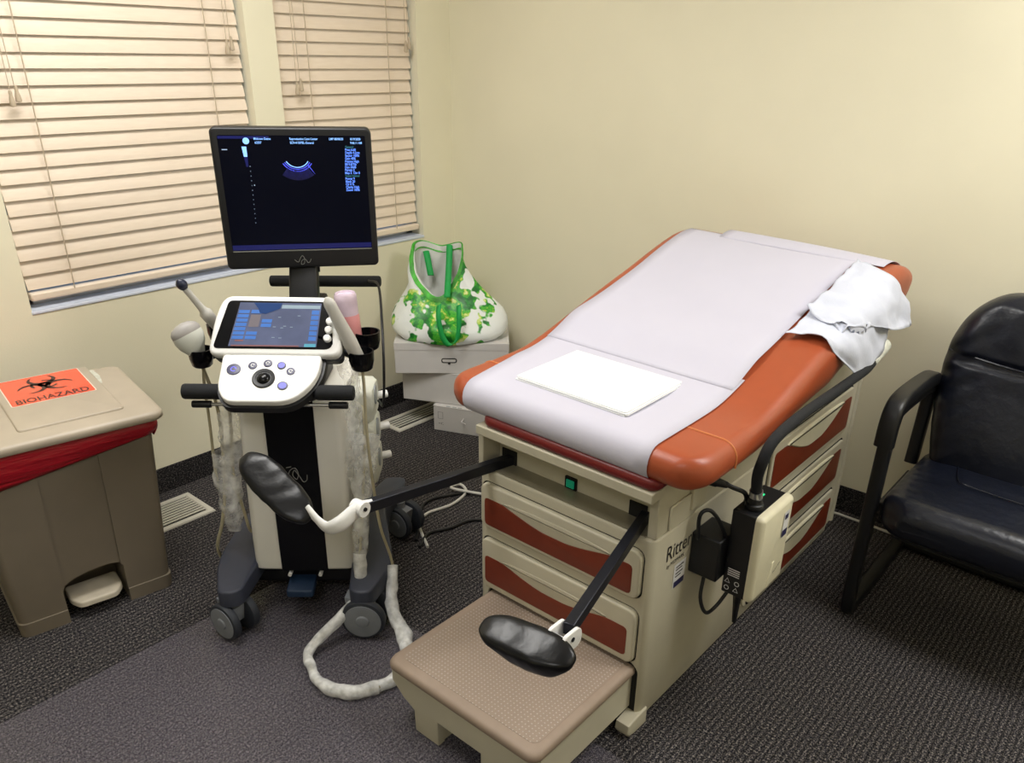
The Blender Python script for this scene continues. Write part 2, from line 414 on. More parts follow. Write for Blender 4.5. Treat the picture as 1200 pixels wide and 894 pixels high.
def tread_mat():
    m, nt, N, L, b = new_mat('studded_tread')
    tc = N.new('ShaderNodeTexCoord'); sp = N.new('ShaderNodeSeparateXYZ'); L.new(tc.outputs['Object'], sp.inputs[0])
    def saw(axis, pitch):
        a = N.new('ShaderNodeMath'); a.operation = 'MULTIPLY'; a.inputs[1].default_value = 2*PI/pitch; L.new(sp.outputs[axis], a.inputs[0])
        s = N.new('ShaderNodeMath'); s.operation = 'SINE'; L.new(a.outputs[0], s.inputs[0]); return s
    sx, sy = saw('X', 0.0105), saw('Y', 0.0105)
    ml = N.new('ShaderNodeMath'); ml.operation = 'ADD'; L.new(sx.outputs[0], ml.inputs[0]); L.new(sy.outputs[0], ml.inputs[1])
    rp = N.new('ShaderNodeMapRange'); rp.inputs['From Min'].default_value = 1.0; rp.inputs['From Max'].default_value = 1.7; L.new(ml.outputs[0], rp.inputs['Value'])
    mx = N.new('ShaderNodeMix'); mx.data_type = 'RGBA'; mx.inputs['A'].default_value = lin((152, 135, 120)); mx.inputs['B'].default_value = lin((186, 172, 160))
    L.new(rp.outputs[0], mx.inputs['Factor']); L.new(mx.outputs['Result'], b.inputs['Base Color'])
    b.inputs['Roughness'].default_value = 0.5
    bp = N.new('ShaderNodeBump'); bp.inputs['Strength'].default_value = 0.6; bp.inputs['Distance'].default_value = 0.002
    L.new(rp.outputs[0], bp.inputs['Height']); L.new(bp.outputs['Normal'], b.inputs['Normal'])
    return m
M_tread = tread_mat()

def emis(name, rgb, s):
    return mat(name, rgb, 0.4, 0.1, 60, emit=rgb, estr=s)
M_screen = mat('dark_screen', (3, 4, 9), 0.35, 0.2, 4, spec=0.12, emit=(3, 5, 22), estr=0.5)
M_blue = emis('screen_blue_text', (96, 140, 255), 0.9)
M_bluep = emis('screen_pale_blue', (130, 180, 250), 1.0)
M_bluev = emis('screen_violet', (70, 80, 220), 0.8)
M_blued = emis('screen_deep_blue', (12, 18, 84), 0.4)
M_teal = emis('screen_teal', (60, 130, 150), 0.6)
M_dot = emis('screen_dots', (150, 170, 200), 0.5)
M_lcd = mat('touch_lcd', (74, 80, 104), 0.4, 0.25, 14, emit=(80, 88, 116), estr=0.42, spec=0.15)
M_lcdb = mat('touch_blue', (64, 104, 170), 0.4, 0.05, emit=(56, 98, 168), estr=0.4, spec=0.15)
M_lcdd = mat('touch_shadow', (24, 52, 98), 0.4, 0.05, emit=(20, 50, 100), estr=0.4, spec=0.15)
M_lcdr = mat('touch_rust', (120, 84, 84), 0.4, 0.05, emit=(120, 80, 84), estr=0.35, spec=0.15)
M_lcdg = mat('touch_grey', (104, 98, 104), 0.4, 0.05, emit=(98, 92, 98), estr=0.35, spec=0.15)
M_lcdl = mat('touch_pale', (130, 146, 158), 0.4, 0.05, emit=(120, 138, 150), estr=0.4, spec=0.15)
M_btn = mat('button_slate', (62, 62, 92), 0.35, 0.1)
M_btnb = emis('button_blue', (84, 84, 210), 0.7)
M_logo = mat('logo_grey', (120, 120, 116), 0.4)

# ------------------------------------------------------------------ room
WX = -2.83                     # window wall
CY0 = 2.765                    # back wall corner
BS = 0.043                     # back wall slope
def backy(x): return CY0 + BS*(x - WX)
XR, YF, ZC = 1.7, -2.2, 2.5

fl = MB().box(WX-.15, XR+.1, YF-.1, 3.2, -0.1, 0.0)
struct(build('floor', fl, M_carpet, smooth=False))
struct(build('ceiling', MB().box(WX-.15, XR+.1, YF-.1, 3.2, ZC, ZC+.1), M_ceil, smooth=False))
WT = 0.13
win = [(0.905, 1.779), (1.899, 2.572)]
ZS, ZT = 0.772, 2.06
w = MB()
w.box(WX-WT, WX, YF-.1, win[0][0], 0, ZC)
w.box(WX-WT, WX, win[0][1], win[1][0], 0, ZC)
w.box(WX-WT, WX, win[1][1], CY0+.12, 0, ZC)
for a, b_ in win:
    w.box(WX-WT, WX, a, b_, 0, ZS); w.box(WX-WT, WX, a, b_, ZT, ZC)
struct(build('wall_left', w, M_wall, smooth=False))
w = MB()
x0, x1 = WX-WT, XR+.1
w.add([(x0, backy(x0), 0), (x1, backy(x1), 0), (x1, backy(x1)+.12, 0), (x0, backy(x0)+.12, 0),
       (x0, backy(x0), ZC), (x1, backy(x1), ZC), (x1, backy(x1)+.12, ZC), (x0, backy(x0)+.12, ZC)],
      [(0,3,2,1),(4,5,6,7),(0,1,5,4),(1,2,6,5),(2,3,7,6),(3,0,4,7)])
struct(build('wall_back', w, M_wall, smooth=False))
struct(build('wall_right', MB().box(XR, XR+.1, YF-.1, 3.2, 0, ZC), M_wall, smooth=False))
struct(build('wall_front', MB().box(WX-WT, XR+.1, YF-.1, YF, 0, ZC), M_wall, smooth=False))
struct(build('baseboard_left', MB().box(WX, WX+.008, YF, CY0, 0, 0.102), M_carpetb, bevel=.003))
w = MB(); t = .008
w.add([(WX, backy(WX)-t, 0), (XR, backy(XR)-t, 0), (XR, backy(XR), 0), (WX, backy(WX), 0),
       (WX, backy(WX)-t, .102), (XR, backy(XR)-t, .102), (XR, backy(XR), .102), (WX, backy(WX), .102)],
      [(0,3,2,1),(4,5,6,7),(0,1,5,4),(1,2,6,5),(2,3,7,6),(3,0,4,7)])
struct(build('baseboard_back', w, M_carpetb, bevel=.003))

for i, (a, b_) in enumerate(win):
    f = MB(); X0, X1 = WX-.118, WX-.078
    f.box(X0, X1, a, a+.035, ZS, ZT); f.box(X0, X1, b_-.035, b_, ZS, ZT)
    f.box(X0, X1, a, b_, ZS+.006, ZS+.045); f.box(X0, X1, a, b_, ZT-.04, ZT)
    f.box(X0, X1, a, b_, 1.38, 1.42)
    wo = struct(build('window_%d' % (i+1), f, M_winframe, smooth=False))
    struct(build('window_pane', MB().box(WX-.104, WX-.098, a+.03, b_-.03, ZS+.04, ZT-.035), M_glass, wo, smooth=False))
    sl = MB().box(WX-.078, WX+.004, a+.001, b_-.001, ZS-.004, ZS+.006)
    sl.box(WX-.004, WX+.0025, a-.002, b_+.002, ZS-.006, ZS+.006)
    struct(build('window_sill', sl, M_sill, wo, bevel=.002))

# ------------------------------------------------------------------ venetian blinds
def blind(a, b_, label, cords, pulls):
    y0, y1 = a+.014, b_-.010
    xc = WX - .042
    root = thing('venetian_blind', label, 'blind', (xc, (a+b_)/2, ZS+.04), group='window blinds')
    th = math.radians(73); sl = MB(); z = ZS + .088; pitch = .0457; k = 0
    zs = []
    while z < ZT - .06:
        zs.append(z); z += pitch
    for k, z in enumerate(zs):
        dth = random.uniform(-.05, .05); dz = random.uniform(-.0015, .0015)
        yy0 = y0 + random.uniform(-.002, .002); yy1 = y1 + random.uniform(-.002, .002)
        rings = []
        prof = []
        n = 6; wd = .025; tt = .0014
        for j in range(n+1):
            s = -wd + 2*wd*j/n; c = .0022*(1-(s/wd)**2); prof.append((s, c+tt))
        for j in range(n, -1, -1):
            s = -wd + 2*wd*j/n; c = .0022*(1-(s/wd)**2); prof.append((s, c-tt))
        ca, sa = cos(th+dth), sin(th+dth)
        for y in (yy0, yy1):
            # s along the slat's width: bottom edge (s=+) leans into the room
            rings.append([(xc + s*ca + c*sa, y, z + dz - s*sa + c*ca) for s, c in prof])
        sl.loft(rings)
    build('slats', sl, M_slat, root, smooth=True)
    build('bottom_rail', MB().box(xc-.012, xc+.026, y0, y1, ZS+.030, ZS+.056), M_slat, root, bevel=.006)
    build('head_rail', MB().box(xc-.03, xc+.03, y0, y1, ZT-.055, ZT-.004), M_slat, root, bevel=.004)
    for y in cords:
        c = MB(); xf_ = xc + .0245
        c.tube([(xf_, y, ZS+.05), (xf_, y, ZT-.05)], .0019, 6)
        build('ladder_cord', c, M_cord, root)
    for y, zb in pulls:
        c = MB(); xf_ = xc + .036
        for d in (-.006, .006):
            c.tube(catmull([(xf_-.004, y+d*.4, ZT-.05), (xf_, y+d, zb+.2), (xf_, y+d*1.2, zb+.02)], 6), .0013, 6)
        co = build('pull_cord', c, M_cord, root)
        t_ = MB()
        for d, dz in ((-.009, 0), (.009, .012)):
            mx = Matrix.Translation((xf_+.004, y+d, zb-.022+dz))
            t_.lathe([(.0005, .044), (.0035, .042), (.005, .036), (.0042, .030), (.007, .018), (.0085, .006), (.008, 0), (.001, -.002)], mx, 12)
        build('tassel', t_, M_cord, co)
    return root
blind(win[0][0], win[0][1], 'wide closed cream slat blind on the left window, behind the monitor', (1.052, 1.64), ((1.003, 1.40), (1.712, 1.545)))
blind(win[1][0], win[1][1], 'narrower closed cream slat blind on the window nearest the room corner', (2.04, 2.43), ((1.978, 1.41), (2.523, 1.56)))

# ------------------------------------------------------------------ floor vents
def vent(x0, x1, y0, y1, label):
    root = thing('floor_vent', label, 'vent', ((x0+x1)/2, (y0+y1)/2, 0), group='floor vents along the window wall')
    fr = MB(); e = .022
    def ring(ins, z): return [(x0+ins, y0+ins, z), (x1-ins, y0+ins, z), (x1-ins, y1-ins, z), (x0+ins, y1-ins, z)]
    fr.loft([ring(0, .0005), ring(.002, .006), ring(e-.003, .008), ring(e, .004), ring(e, .0008)], False, False)
    build('vent_frame', fr, M_vent, root, smooth=False)
    build('vent_well', MB().box(x0+e, x1-e, y0+e, y1-e, .0003, .001), M_ventd, root, smooth=False)
    f = MB(); n = int((x1-x0-2*e)/.0165); wd = (x1-x0-2*e)
    for k in range(1, n):
        x = x0+e+wd*k/n
        f.box(x-.0040, x+.0040, y0+e, y1-e, .003, .0065)
    build('louvers', f, M_vent, root, smooth=False)
vent(-2.755, -2.56, .93, 1.25, 'cream metal floor vent beside the waste bin under the left window')
vent(-2.715, -2.575, 2.15, 2.49, 'cream metal floor vent in front of the white cartons in the corner')

# ------------------------------------------------------------------ chair mat
mm = MB()
pts = rr(.66, .70, .03, 4, cx=-1.355, cy=.575)
mm.prism(pts, lambda a, b, d: (a, b, d), .0006, .0045, .0015)
tag(build('chair_mat', mm, M_vinyl), 'clear grey vinyl floor mat under the ultrasound machine', 'floor mat')

# ------------------------------------------------------------------ exam table
T = thing('exam_table', 'beige medical exam table with orange padded top, drawers and stirrups', 'exam table', (-1.065, 2.0, 0))
BX0, BX1, BY0, BY1 = -1.343, -.785, 1.385, 2.63
bxc, byc, bw, bh = (BX0+BX1)/2, (BY0+BY1)/2, (BX1-BX0)/2, (BY1-BY0)/2
b = MB()
def bring(ins, z): return [(x, y, z) for x, y in rr(bw-ins, bh-ins, .022-min(ins, .015), 5, bxc, byc)]
b.loft([bring(.004, .022), bring(0, .028), bring(0, .567), bring(.002, .572), bring(.008, .5755)])
cab = build('cabinet', b, M_beige, T)
XZ = lambda a, c, d: (a, d, c)
D1 = (-1.325, -.810, .402, .538)
D2 = (-1.323, -.810, .206, .366)
def rrxz(d, infl=0.0, r=.022):
    return rr((d[1]-d[0])/2+infl, (d[3]-d[2])/2+infl, r, 5, (d[0]+d[1])/2, (d[2]+d[3])/2)
for d in (D1, D2):
    bool_cut(cab, MB().prism(rrxz(d, .0045, .026), XZ, BY0-.05, BY0+.03))
sc = MB(); sc.prism(rr(.256, .15, .03, 5, -1.053, .055), XZ, BY0-.05, BY0+.25); bool_cut(cab, sc)

def wave_top(s, zt, dip):
    """s 0..1 across the panel"""
    if s < .13 or s > .87: return zt
    q = (s-.13)/.74
    k = sin(PI*q)
    k = k**1.1 if k > 0 else 0
    return zt - dip*min(1.0, k*1.05)
def wave_poly(a0, a1, z0, zt, dip, rc=.01, n=28):
    p = []
    for k in range(4): p.append((a0+rc-rc*cos(PI/2*k/3)*1 if False else a0+rc*(1-sin(PI/2*k/3)), z0+rc*(1-cos(PI/2*k/3)))) if False else None
    p = [(a0+rc, z0), (a1-rc, z0), (a1-rc*.3, z0+rc*.3), (a1, z0+rc)]
    p += [(a1, zt-rc), (a1-rc*.3, zt-rc*.3), (a1-rc, zt)]
    for k in range(1, n):
        s = 1 - k/n; a = a0 + (a1-a0)*s
        if a < a0+rc or a > a1-rc: continue
        p.append((a, wave_top(s, zt, dip)))
    p += [(a0+rc, zt), (a0+rc*.3, zt-rc*.3), (a0, zt-rc), (a0, z0+rc), (a0+rc*.3, z0+rc*.3)]
    return p
def lip_poly(a0, a1, zt, dip, top, n=28):
    """the moulded pull above the wave"""
    lo, hi = [], []
    for k in range(n+1):
        s = .13 + .74*k/n; a = a0+(a1-a0)*s
        lo.append((a, wave_top(s, zt, dip)+.0015)); hi.append((a, zt + top*sin(PI*k/n)**.5 + .002))
    return lo + hi[::-1]
for d, pz0, pzt in ((D1, .414, .497), (D2, .226, .312)):
    dm = MB().prism(rrxz(d), XZ, BY0+.025, BY0-.012, .006)
    dr = build('drawer', dm, M_beige, T)
    pn = MB().prism(wave_poly(-1.309, -.831, pz0, pzt, .028), XZ, BY0-.010, BY0-.0132, .0008)
    build('drawer_panel', pn, M_rust, dr)
    build('drawer_gap_shade', MB().prism(rrxz(d, .0042, .026), XZ, BY0+.003, BY0+.029), M_gap, T)  # dark lining painted in for the shade in the gap round the drawer
    hp = MB().prism(lip_poly(-1.309, -.831, pzt, .028, .012), XZ, BY0-.011, BY0-.0131, .0018)
    build('drawer_pull', hp, M_beige, dr)

# upper housing under the seat
h = MB()
h.box(-1.335, -.795, 1.45, 2.56, .575, .688)
h.box(-1.335, -.795, 1.78, 2.56, .688, .735)
h.box(-1.343, -1.325, 1.385, 2.56, .5755, .700)
h.box(-.812, -.787, 1.392, 2.56, .5755, .735)
h.box(-.787, -.781, 1.44, 1.56, .580, .645)
h.box(-.787, -.775, 1.53, 1.60, .600, .735)
build('seat_frame', h, M_beige, T, bevel=.003)
build('ledge', MB().box(-1.325, -.812, 1.389, 1.45, .5756, .578), M_beiged, T, smooth=False)
for x in (-1.19, -1.00, -.835):
    pass
sw = build('power_switch', MB().box(-1.097, -1.06, 1.444, 1.452, .578, .612), M_blackg, T, bevel=.002)
build('switch_rocker', MB().box(-1.091, -1.066, 1.441, 1.446, .583, .605), M_green, sw, bevel=.002)
for x in (-1.288, -.875):
    build('stirrup_slot', MB().box(x-.025, x+.025, 1.446, 1.455, .570, .617), M_gap, T, smooth=False)
so = MB(); so.prism(rr(.011, .022, .01, 4, 1.565, .672), lambda a, c, d: (d, a, c), -.776, -.773); build('outlet', so, M_black, T)

# slide-out footrest
tr = MB().box(-1.318, -.782, 1.350, 1.398, .690, .7165); tr.box(-1.305, -.815, 1.398, 1.74, .690, .7165)
build('footrest_tray', tr, M_beige, T, bevel=.003)
def rslab(x0, x1, y0, y1, z0, z1, rc, re, ny=10, nc=5):
    """rounded cushion slab, sections along y"""
    xc, zc, hw, hh = (x0+x1)/2, (z0+z1)/2, (x1-x0)/2, (z1-z0)/2
    st = []
    L_ = y1-y0
    for k in range(7): st.append(rc*(1-cos(PI/2*k/6)))
    ys = [y0+s for s in st] + [y0+rc+(L_-2*rc)*k/ny for k in range(1, ny)] + [y1-s for s in reversed(st)]
    rings = []
    for y in ys:
        d = min(y-y0, y1-y)
        ww = hw - rc + math.sqrt(max(0, rc*rc-(rc-min(d, rc))**2))
        hz = hh - re + math.sqrt(max(0, re*re-(re-min(d, re))**2)) if d < re else hh
        hz = max(hz, .002)
        rings.append([(xc+a, y, zc+c) for a, c in rr(ww, hz, min(re, hz*.98), nc)])
    return MB().loft(rings)
build('footrest_pad', rslab(-1.306, -.776, 1.353, 1.74, .7165, .747, .03, .013), M_maroon, T)

# padded top: flat seat, curve, raised back
CX, HW, HT, RE = -1.063, .387, .0405, .038
SPINE = [(1.355, .775), (1.45, .776), (1.55, .776), (1.66, .780), (1.75, .797), (1.85, .825), (1.97, .860), (2.08, .891), (2.19, .920), (2.30, .952), (2.40, .978), (2.47, .990), (2.54, .988), (2.60, .972), (2.66, .942)]
_sp = catmull([(0, y, z) for y, z in SPINE], 6)
SL = [0.0]
for i in range(1, len(_sp)): SL.append(SL[-1] + (_sp[i]-_sp[i-1]).length)
STOT = SL[-1]
def spine(s):
    s = max(0, min(STOT, s))
    import bisect
    i = min(len(SL)-2, max(0, bisect.bisect_right(SL, s)-1))
    f = (s-SL[i])/(SL[i+1]-SL[i])
    p = _sp[i].lerp(_sp[i+1], f)
    t_ = (_sp[min(i+2, len(_sp)-1)]-_sp[max(i-1, 0)]).normalized()
    n_ = Vector((0, -t_.z, t_.y))
    return p, n_
def s_of_y(y):
    for i in range(len(_sp)-1):
        if _sp[i].y <= y <= _sp[i+1].y:
            return SL[i]+(SL[i+1]-SL[i])*(y-_sp[i].y)/(_sp[i+1].y-_sp[i].y)
    return STOT if y > 2 else 0
def half_w(s, rc=.085):
    d = min(s, STOT-s); d = min(d, rc)
    return HW - rc + math.sqrt(max(0, rc*rc-(rc-d)**2))
def half_h(s):
    d = min(s, STOT-s)
    if d < RE: return max(.003, HT-RE+math.sqrt(max(0, RE*RE-(RE-d)**2)))
    return HT
rings = []
ss = [RE*(1-cos(PI/2*k/7)) for k in range(8)] + [.05, .065, .085] + [.085+(STOT-.17)*k/40 for k in range(1, 40)] + [STOT-.085, STOT-.065, STOT-.05] + [STOT-RE*(1-cos(PI/2*k/7)) for k in range(7, -1, -1)]
for s in ss:
    p, n_ = spine(s); ww, hh = half_w(s), half_h(s)
    # the raised back is a little thicker
    k = max(0, min(1, (s-.40)/.3)); lo = 1 + 1.7*k*min(1, (STOT-s)/.08)
    rings.append([(CX+a, p.y+n_.y*(c if c > 0 else c*lo), p.z+n_.z*(c if c > 0 else c*lo)) for a, c in rr(ww, hh, min(RE, hh*.98), 7)])
cu = build('padded_top', MB().loft(rings), M_orange, T, ang=60)
def cpt(q, s, off=0.0):
    """point on the padded top: q across (0 centre, + right) measured over the surface, s along"""
    p, n_ = spine(s); sg = 1 if q >= 0 else -1; a = abs(q)
    ww, hh = half_w(s), half_h(s); r = min(RE, hh)
    flat = ww - r
    if a <= flat: dx, dn, nx, nn = a, hh, 0, 1
    elif a <= flat + r*PI/2:
        th = (a-flat)/r; dx = flat+r*sin(th); dn = hh-r+r*cos(th); nx, nn = sin(th), cos(th)
    else:
        dx = ww; dn = hh-r-(a-flat-r*PI/2); nx, nn = 1, 0
    dx += nx*off; dn += nn*off
    return Vector((CX+sg*dx, p.y+n_.y*dn, p.z+n_.z*dn))
sm = MB()
sq = s_of_y(1.515)
sm.tube([cpt(q, sq, .0004) for q in np.linspace(-.43, .43, 90)], .0026, 6)
build('seam_piping', sm, M_piping, cu)

# side drawers in a framed panel on the table's right flank
YZ = lambda a, c, d: (d, a, c)
sf = MB().prism(rr(.345, .282, .03, 5, 2.285, .345), YZ, BX1-.002, BX1+.007, .003)
spn = build('side_panel', sf, M_beige, T)
for z0 in (.455, .262, .070):
    build('drawer_shadow', MB().prism(rr(.307, .084, .016, 4, 2.27, z0+.078), YZ, BX1+.006, BX1+.0076), M_gap, spn)
    dr = build('side_drawer', MB().prism(rr(.302, .079, .016, 4, 2.27, z0+.078), YZ, BX1+.005, BX1+.015, .004), M_beige, T)
    build('drawer_panel', MB().prism(wave_poly(1.982, 2.558, z0+.014, z0+.128, .062), YZ, BX1+.014, BX1+.0163, .0006), M_rust, dr)
    build('drawer_pull', MB().prism(lip_poly(1.982, 2.558, z0+.128, .062, .012), YZ, BX1+.013, BX1+.0215, .005), M_beigel, dr)
ed = MB()
ed.tube([(BX1+.004, 2.628, .07), (BX1+.004, 2.628, .62)], .012, 10); build('corner_post', ed, M_beige, T)
ft = MB().prism([(1.336, .022), (1.346, .005), (1.372, .0), (1.425, .0), (1.425, .05), (1.38, .050), (1.340, .044)], YZ, -.818, -.779, .005)
build('foot', ft, M_beige, T)
build('plinth', MB().box(-1.32, -.81, 1.45, 2.6, .0, .034), M_gap, T, smooth=False)

# lettering and stickers on the right flank
FS = lambda a, c: (BX1+.0012, a, c)
tx = text_mb('Ritter', .062, lambda a, c: FS(1.445+a, .488+c), sx=.80)
build('brand_lettering', tx, M_ink2, cab, smooth=False)
tx = text_mb('by MIDMARK', .017, lambda a, c: FS(1.452+a, .466+c), sx=.85); build('brand_lettering', tx, M_ink2, cab, smooth=False)
lb = MB(); poly_flat(lb, [(1.492, .385), (1.548, .385), (1.548, .456), (1.492, .456)], FS)
lo_ = build('asset_sticker', lb, M_lab, cab, smooth=False)
lb = MB(); FS2 = lambda a, c: (BX1+.0018, a, c)
poly_flat(lb, [(1.496, .386), (1.545, .386), (1.545, .404), (1.496, .404)], FS2); build('sticker_band', lb, M_labp, lo_, smooth=False)
lb = MB()
for zz, wd in ((.444, .036), (.436, .03), (.425, .034), (.416, .026)):
    poly_flat(lb, [(1.500, zz), (1.500+wd, zz), (1.500+wd, zz+.004), (1.500, zz+.004)], FS2)
build('sticker_print', lb, M_ink2, lo_, smooth=False)

# slide-out foot step
st = MB()
FP = [(-1.262, .168), (-1.262, .125), (-1.225, .088), (-1.190, .070), (-1.188, .005), (-1.112, .005), (-1.112, .082), (-.978, .082), (-.978, .005), (-.902, .005), (-.900, .070), (-.866, .088), (-.828, .125), (-.828, .168)]
FP = [(-1.053 + (a+1.045)*1.09, c) for a, c in FP]
st.prism(FP, XZ, 1.03, 1.008, .003)
st.box(-1.292, -1.276, 1.03, 1.60, .10, .168); st.box(-.830, -.814, 1.03, 1.60, .06, .168)
st.box(-1.205, -1.13, 1.02, 1.08, .005, .10); st.box(-.98, -.905, 1.02, 1.08, .005, .10)
stp = build('foot_step', st, M_beige, T)
td = MB()
tr_ = [rr(.247-i_, .32-i_, .028, 5, -1.053, 1.318) for i_ in (.008, .002, 0, 0, .004, .012)]
td.loft([[(x, y, z) for x, y in r] for r, z in zip(tr_, (.166, .168, .172, .182, .190, .193))])
tdo = build('step_tread', td, M_tan, stp, ang=60)
build('step_gap_shade', MB().prism(rr(.2545, .1485, .03, 5, -1.053, .055), XZ, BY0+.004, BY0+.24), M_gap, T, smooth=False)  # dark block added to paint the shade inside the step opening
td = MB().prism(rr(.222, .292, .02, 4, -1.053, 1.322), lambda a, b, d: (a, b, d), .1925, .1938)
build('tread_inlay', td, M_tread, stp, smooth=False)

# stirrups
def stirrup(bar0, bar1, brk, pad, name='stirrup'):
    d = (Vector(bar1)-Vector(bar0)).normalized()
    side = Vector((d.y, -d.x, 0)).normalized(); up = side.cross(d)
    m = MB()
    hw, hh = .0115, .014
    m.loft([[Vector(p)+side*a*hw+up*c*hh for a, c in ((-1,-1),(1,-1),(1,1),(-1,1))] for p in (bar0, bar1)])
    o = build(name, m, M_bar, T, bevel=.002)
    return o
sl_ = stirrup((-1.272, 1.50, .590), (-1.378, 1.035, .588), None, None)
sr_ = stirrup((-.868, 1.50, .590), (-.735, 1.000, .588), None, None)
# left bracket: cream curved arm
m = MB()
pth = catmull([(-1.372, 1.050, .592), (-1.380, 1.010, .590), (-1.384, .968, .572), (-1.404, .945, .560), (-1.436, .938, .572), (-1.470, .936, .592)], 6)
m.tube(pth, [.012+.008*sin(PI*min(1, i/len(pth)*1.3)) for i in range(len(pth))], 12, flat=(.62, 1.1))
m.cyl((-1.362, 1.020, .592), (-1.396, 1.016, .592), .019, 18)
br = build('stirrup_bracket', m, M_whitep, sl_)
m = MB(); m.cyl((-1.358, 1.020, .594), (-1.364, 1.020, .594), .005, 10); build('pivot_bolt', m, M_black, sl_)
# right bracket
m = MB()
pth = catmull([(-.742, 1.030, .592), (-.738, 1.000, .590), (-.735, .975, .582), (-.738, .955, .570)], 5)
for dx in (-.018, .018):
    rg = []
    m.prism(rr(.030, .022, .018, 5, .988, .578), YZ, -.736+dx-.0035, -.736+dx+.0035, .002)
m.box(-.757, -.715, .960, .985, .556, .580)
build('stirrup_bracket', m, M_whitep, sr_)
m = MB(); m.cyl((-.713, .988, .583), (-.717, .988, .583), .005, 10); build('pivot_bolt', m, M_black, sr_)
def heel(center, ax, upv, L_, W_, H_, parent, seed):
    """heel rest wrapped in black plastic: long scooped pad"""
    ax = Vector(ax).normalized(); upv = Vector(upv); upv = (upv-ax*upv.dot(ax)).normalized(); sd = ax.cross(upv)
    c = Vector(center); rings = []; n = 22; nc = 24
    for i in range(n+1):
        t = i/n; x = (t-.5)*L_
        k = max(.10, (1-abs(2*t-1)**4.5))**.5
        wv = W_*k*(.80+.30*sin(PI*min(1, .15+.75*(1-t))))
        hu = H_*.52*k*(1-.15*sin(PI*t))                     # shallow dish on top
        hd = H_*k*(.55 + .95*sin(PI*min(1, max(0, (t-.02)/.86)**.8))**1.4)   # wrap sags underneath
        r = []
        for j in range(nc):
            a = 2*PI*j/nc
            ca, sa = cos(a), sin(a)
            px = wv*(abs(ca)**.55)*(1 if ca >= 0 else -1)
            pz = (hu if sa >= 0 else hd)*(abs(sa)**.6)*(1 if sa >= 0 else -1)
            if sa < 0: px *= 1-.22*abs(sa)
            P = c+ax*x+sd*px+upv*pz
            nz = vnoise((P.x*18, P.y*18, P.z*46), 1.0, seed)*.006 + vnoise((P.x*44, P.y*44, P.z*60), 1.0, seed+3)*.004
            r.append(P+(sd*ca+upv*sa)*nz*(1.0 if sa < .2 else .4))
        rings.append(r)
    return build('heel_pad', MB().loft(rings), M_heel, parent, sub=1, ang=70)
heel((-1.556, .914, .622), (-.86, -.10, .46), (.42, -.45, .80), .236, .040, .036, sl_, 1)
heel((-.782, .932, .572), (-1, -.16, .0), (0, -.35, 1), .208, .038, .041, sr_, 2)

# ------------------------------------------------------------------ paper, drape and cloth on the table
def strip(q0, q1, s0, s1, off, nq=14, ns=40, edge=None):
    P = []
    for i in range(ns+1):
        s = s0+(s1-s0)*i/ns; row = []
        qa = q0(s) if callable(q0) else q0
        for j in range(nq+1):
            u = j/nq; q = qa+(q1-qa)*u
            row.append(cpt(q, s, off + (edge(u, i/ns) if edge else 0)))
        P.append(row)
    return P
def front_wrap(q0, q1, off, nq=14):
    rows = []
    for k in range(9):
        a = math.radians(-62 + 150*k/9)
        p, n_ = spine(RE)
        rows.append([Vector((CX+q0+(q1-q0)*j/nq, p.y - (RE+off)*cos(a), p.z + (HT+off)*sin(a))) for j in range(nq+1)])
    return rows
lq = lambda s_: -.302-.036*min(1, max(0, s_-.03)/.22)
lp = front_wrap(-.302, .258, .0036)
lp += strip(lq, .258, RE, s_of_y(1.80), .0036, ns=24)
tag(build('exam_paper', MB().grid(lp), M_paper, ang=80, solid=.0008), 'lower sheet of white exam paper over the foot end of the table', 'paper sheet', 'exam paper sheets')
SB = s_of_y(1.745)
def bow(u, v):   # the taut sheet bridges the hollow of the bend
    return .012*math.exp(-((v-.14)/.14)**2) + .0015*sin(9*v+4*u)
up_ = strip(-.340, .252, SB, s_of_y(2.505), .0055, ns=50, edge=lambda u, v: bow(u, v)*min(1, v*6)-.0008*(1-min(1,v*12)))
tag(build('exam_paper', MB().grid(up_), M_paper, ang=80, solid=.0008), 'upper sheet of white exam paper stretched down the raised backrest', 'paper sheet', 'exam paper sheets')
# loose strip from the paper roll humped over the head end
hp = []
for i in range(15):
    v = i/14; s = s_of_y(2.465)+(s_of_y(2.64)-s_of_y(2.465))*v
    hp.append([cpt(-.21+.545*j/16, s, .005+.013*sin(PI*min(1, v*1.2))*(1-.75*(j/16)**3)) for j in range(17)])
tag(build('exam_paper', MB().grid(hp), M_paper, ang=80, solid=.0008), 'loose end of exam paper humped over the head end of the backrest', 'paper sheet', 'exam paper sheets')

# folded drape
zt = .817
dm = MB()
for k in range(4):
    ox, oy = random.uniform(-.003, .003), random.uniform(-.003, .003)
    r_ = rr(.172-.001*k, .147-.001*k, .006, 3, -1.105+ox, 1.600+oy)
    n_ = len(r_)
    dm.loft([[(x, y, z+.0035*max(0, (y-1.66))/.09) for x, y in rr(.172-i_-.001*k, .147-i_-.001*k, .006, 3, -1.105+ox, 1.60+oy)] for i_, z in ((.002, zt+.0035+k*.0026), (0, zt+.0042+k*.0026), (0, zt+.0056+k*.0026), (.002, zt+.0061+k*.0026))])
tag(build('folded_drape', dm, M_drape, ang=50), 'folded bright white drape lying square on the exam paper', 'drape')

